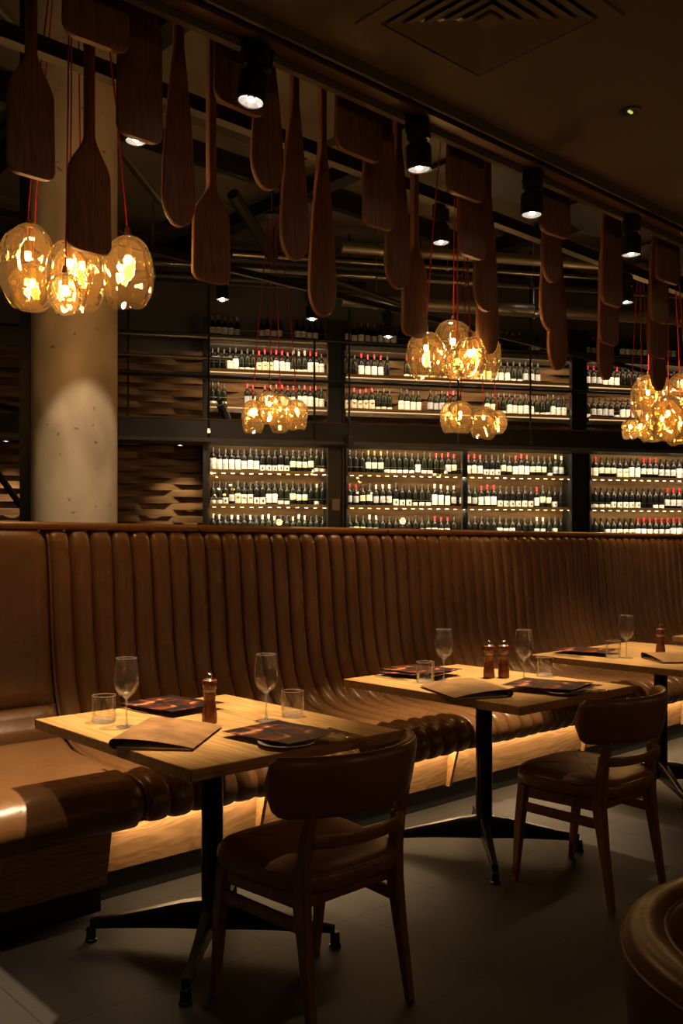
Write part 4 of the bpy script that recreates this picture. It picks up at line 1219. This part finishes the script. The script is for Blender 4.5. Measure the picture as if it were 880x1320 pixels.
put(PL, [((1.765, 2.195), 'pale side plate under the printed card at the chair side of the nearest table'),
         ((1.86, 2.97), 'pale side plate under the card at the banquette side of the nearest table'),
         ((3.24, 2.20), 'pale side plate under the stacked cards near the second chair'),
         ((3.19, 2.97), 'pale side plate under the cards at the banquette side of the second table'),
         ((4.58, 2.95), 'pale side plate under the card on the third table')])
def card(x, y, z, rz, tilt, label, w=.245, l=.31, group='printed menu cards'):
    t = thing('menu_card', label, 'menu', (x, y, z), rz, group)
    b = MB(); rings = []
    n = 10
    top = MB()
    for i in range(n+1):
        s = -l/2+l*i/n
        zc = .0025*math.cos(PI*i/n*1.3)
        rings.append([(-w/2, s, zc), (w/2, s, zc+.002), (w/2, s, zc+.0032), (-w/2, s, zc+.0012)])
    b.loft(rings).build('card', 'menu_print', t, ang=30)
    t.rotation_euler = (tilt[0], tilt[1], rz)
    return t
card(1.825, 2.285, .7700, .08, (0, .0), 'dark printed menu card with glowing ember picture at the chair side, nearest table')
card(1.850, 2.985, .7700, .12, (0, 0), 'dark printed menu card with ember picture at the banquette side, nearest table')
card(3.285, 2.275, .7700, .10, (0, 0), 'dark printed menu card, lower of the stack near the second chair')
card(3.265, 2.300, .7765, .22, (0, 0), 'dark printed menu card, topmost of the stack near the second chair')
card(3.19, 2.975, .7700, .3, (0, 0), 'dark printed menu card, lower of the pair at the banquette side, second table')
card(3.215, 2.985, .7765, .0, (0, 0), 'dark printed menu card, topmost of the pair at the banquette side, second table')
card(4.57, 2.95, .7700, .15, (0, 0), 'dark printed menu card on the third table')
def folder(x, y, rz, label, mirror=False, l=.35, w=.26):
    t = thing('leather_folder', label, 'menu folder', (x, y, ZT_), rz, 'leather menu folders')
    s = -1 if mirror else 1
    # section in (y,z): flat under-cover, rounded spine at +y, upper cover lifted
    pts = []
    R_ = .015
    yc = w/2-R_
    low = [(-w/2, .0015), (yc, .0015)]
    arc = [(yc+R_*math.sin(a), R_+.0015-R_*math.cos(a)) for a in [PI*k/10 for k in range(1, 10)]]
    up = [(yc-(yc+w/2)*k/10, .0315+.005*math.sin(PI*k/10*.9)-.024*(k/10)**1.3) for k in range(0, 11)]
    mid = low+arc+up
    rings = []
    for side in (-l/2, l/2):
        pass
    th = .0018
    nn = len(mid); nm = []
    for i in range(nn):
        a, b = mid[max(i-1, 0)], mid[min(i+1, nn-1)]; ty, tz = b[0]-a[0], b[1]-a[1]; L_ = math.hypot(ty, tz); nm.append((tz/L_, -ty/L_))
    loop = [(mid[i][0]+nm[i][0]*th*.5, mid[i][1]+nm[i][1]*th*.5) for i in range(nn)]+[(mid[i][0]-nm[i][0]*th*.5, mid[i][1]-nm[i][1]*th*.5) for i in range(nn-1, -1, -1)]
    # quads between outer/inner
    vs = []; fs = []
    for xx in (-l/2, l/2):
        vs += [(xx, s*a, b) for a, b in loop]
    K = len(loop)
    for i in range(K): fs.append((i, (i+1) % K, K+(i+1) % K, K+i))
    for i in range(nn-1):
        fs.append((i, i+1, K-2-i, K-1-i)); fs.append((K+i, K+K-1-i, K+K-2-i, K+i+1))
    MB().add(vs, fs).build('cover', 'leather_cover', t, ang=50)
    MB().box(-l/2+.006, l/2-.006, *(sorted((s*(-w/2+.012), s*(w/2-.022)))), .003, .0075).build('pages', 'pages', t, smooth=False)
    MB().tube([(-l/2+.004, s*(w/2-.016), .0165), (l/2-.004, s*(w/2-.016), .0165)], .0075, 10).build('binding', 'page_dark', t)
    return t
folder(1.556, 2.53, math.radians(41), 'tan leather menu folder with rolled spine on the nearest table')
folder(2.965, 2.50, math.radians(66), 'tan leather menu folder with rolled spine on the second table', True)
folder(4.66, 2.42, math.radians(-35), 'tan leather menu folder with rolled spine on the third table')
def fork():
    t = thing('fork', '', 'fork', group='forks laid on the tables')
    b = MB(); b.bar([(0, -.09, .004), (0, -.02, .002), (0, .04, .004), (0, .052, .003)], [.010, .006, .006, .02], [.002, .002, .002, .002])
    b.build('handle', 'chrome', t)
    k = MB()
    for x in (-.009, -.003, .003, .009): k.bar([(x, .05, .003), (x, .075, .0045), (x, .098, .006)], [.003, .0028, .0018], .0016)
    k.build('tine', 'chrome', t)
    return t
def knife():
    t = thing('knife', '', 'knife', group='knives laid on the tables')
    MB().bar([(0, -.10, .004), (0, .0, .004)], [.014, .010], [.006, .005]).build('handle', 'chrome', t)
    MB().bar([(0, 0, .004), (0, .06, .004), (.002, .11, .004)], [.014, .017, .004], [.0018, .0018, .001]).build('blade', 'chrome', t)
    return t
FK = fork(); KN = knife()
def cut(proto, lst):
    for i, (x, y, rz, lb) in enumerate(lst):
        if i == 0: proto.location = (x, y, ZT_+.0005); proto.rotation_euler = (0, 0, rz); proto['label'] = lb
        else: dup(proto, (x, y, ZT_+.0005), rz, lb)
p1 = at(180, 914, .75)
cut(FK, [(p1.x+.01, p1.y-.02, 3.3, 'steel fork beside the banquette-side card, nearest table'),
         (1.985, 2.20, 3.0, 'steel fork poking out beside the chair-side card, nearest table'),
         (3.425, 2.20, 3.1, 'steel fork beside the stacked cards, second table'),
         (4.38, 2.95, 3.2, 'steel fork beside the card, third table')])
cut(KN, [(p1.x-.035, p1.y+.0, 3.2, 'steel knife beside the banquette-side card, nearest table'),
         (2.015, 2.19, 3.1, 'steel knife poking out beside the chair-side card, nearest table'),
         (3.02, 2.99, 3.2, 'steel knife beside the cards at the banquette side, second table'),
         (4.35, 2.93, 3.15, 'steel knife beside the card, third table')])

# ------------------------------------------------------------------ general light
W = bpy.data.worlds.new('world'); S.world = W; W.use_nodes = True
W.node_tree.nodes['Background'].inputs[0].default_value = (1., .80, .58, 1)
W.node_tree.nodes['Background'].inputs[1].default_value = .032

S.view_settings.view_transform = 'Standard'
S.view_settings.look = 'None'
S.view_settings.gamma = 1
S.view_settings.use_curve_mapping = False
S.view_settings.exposure = 0
S.cycles.use_denoising = True
S.cycles.max_bounces = 8
S.cycles.transparent_max_bounces = 24
S.cycles.sample_clamp_indirect = 4
S.cycles.caustics_reflective = False
S.cycles.caustics_refractive = False
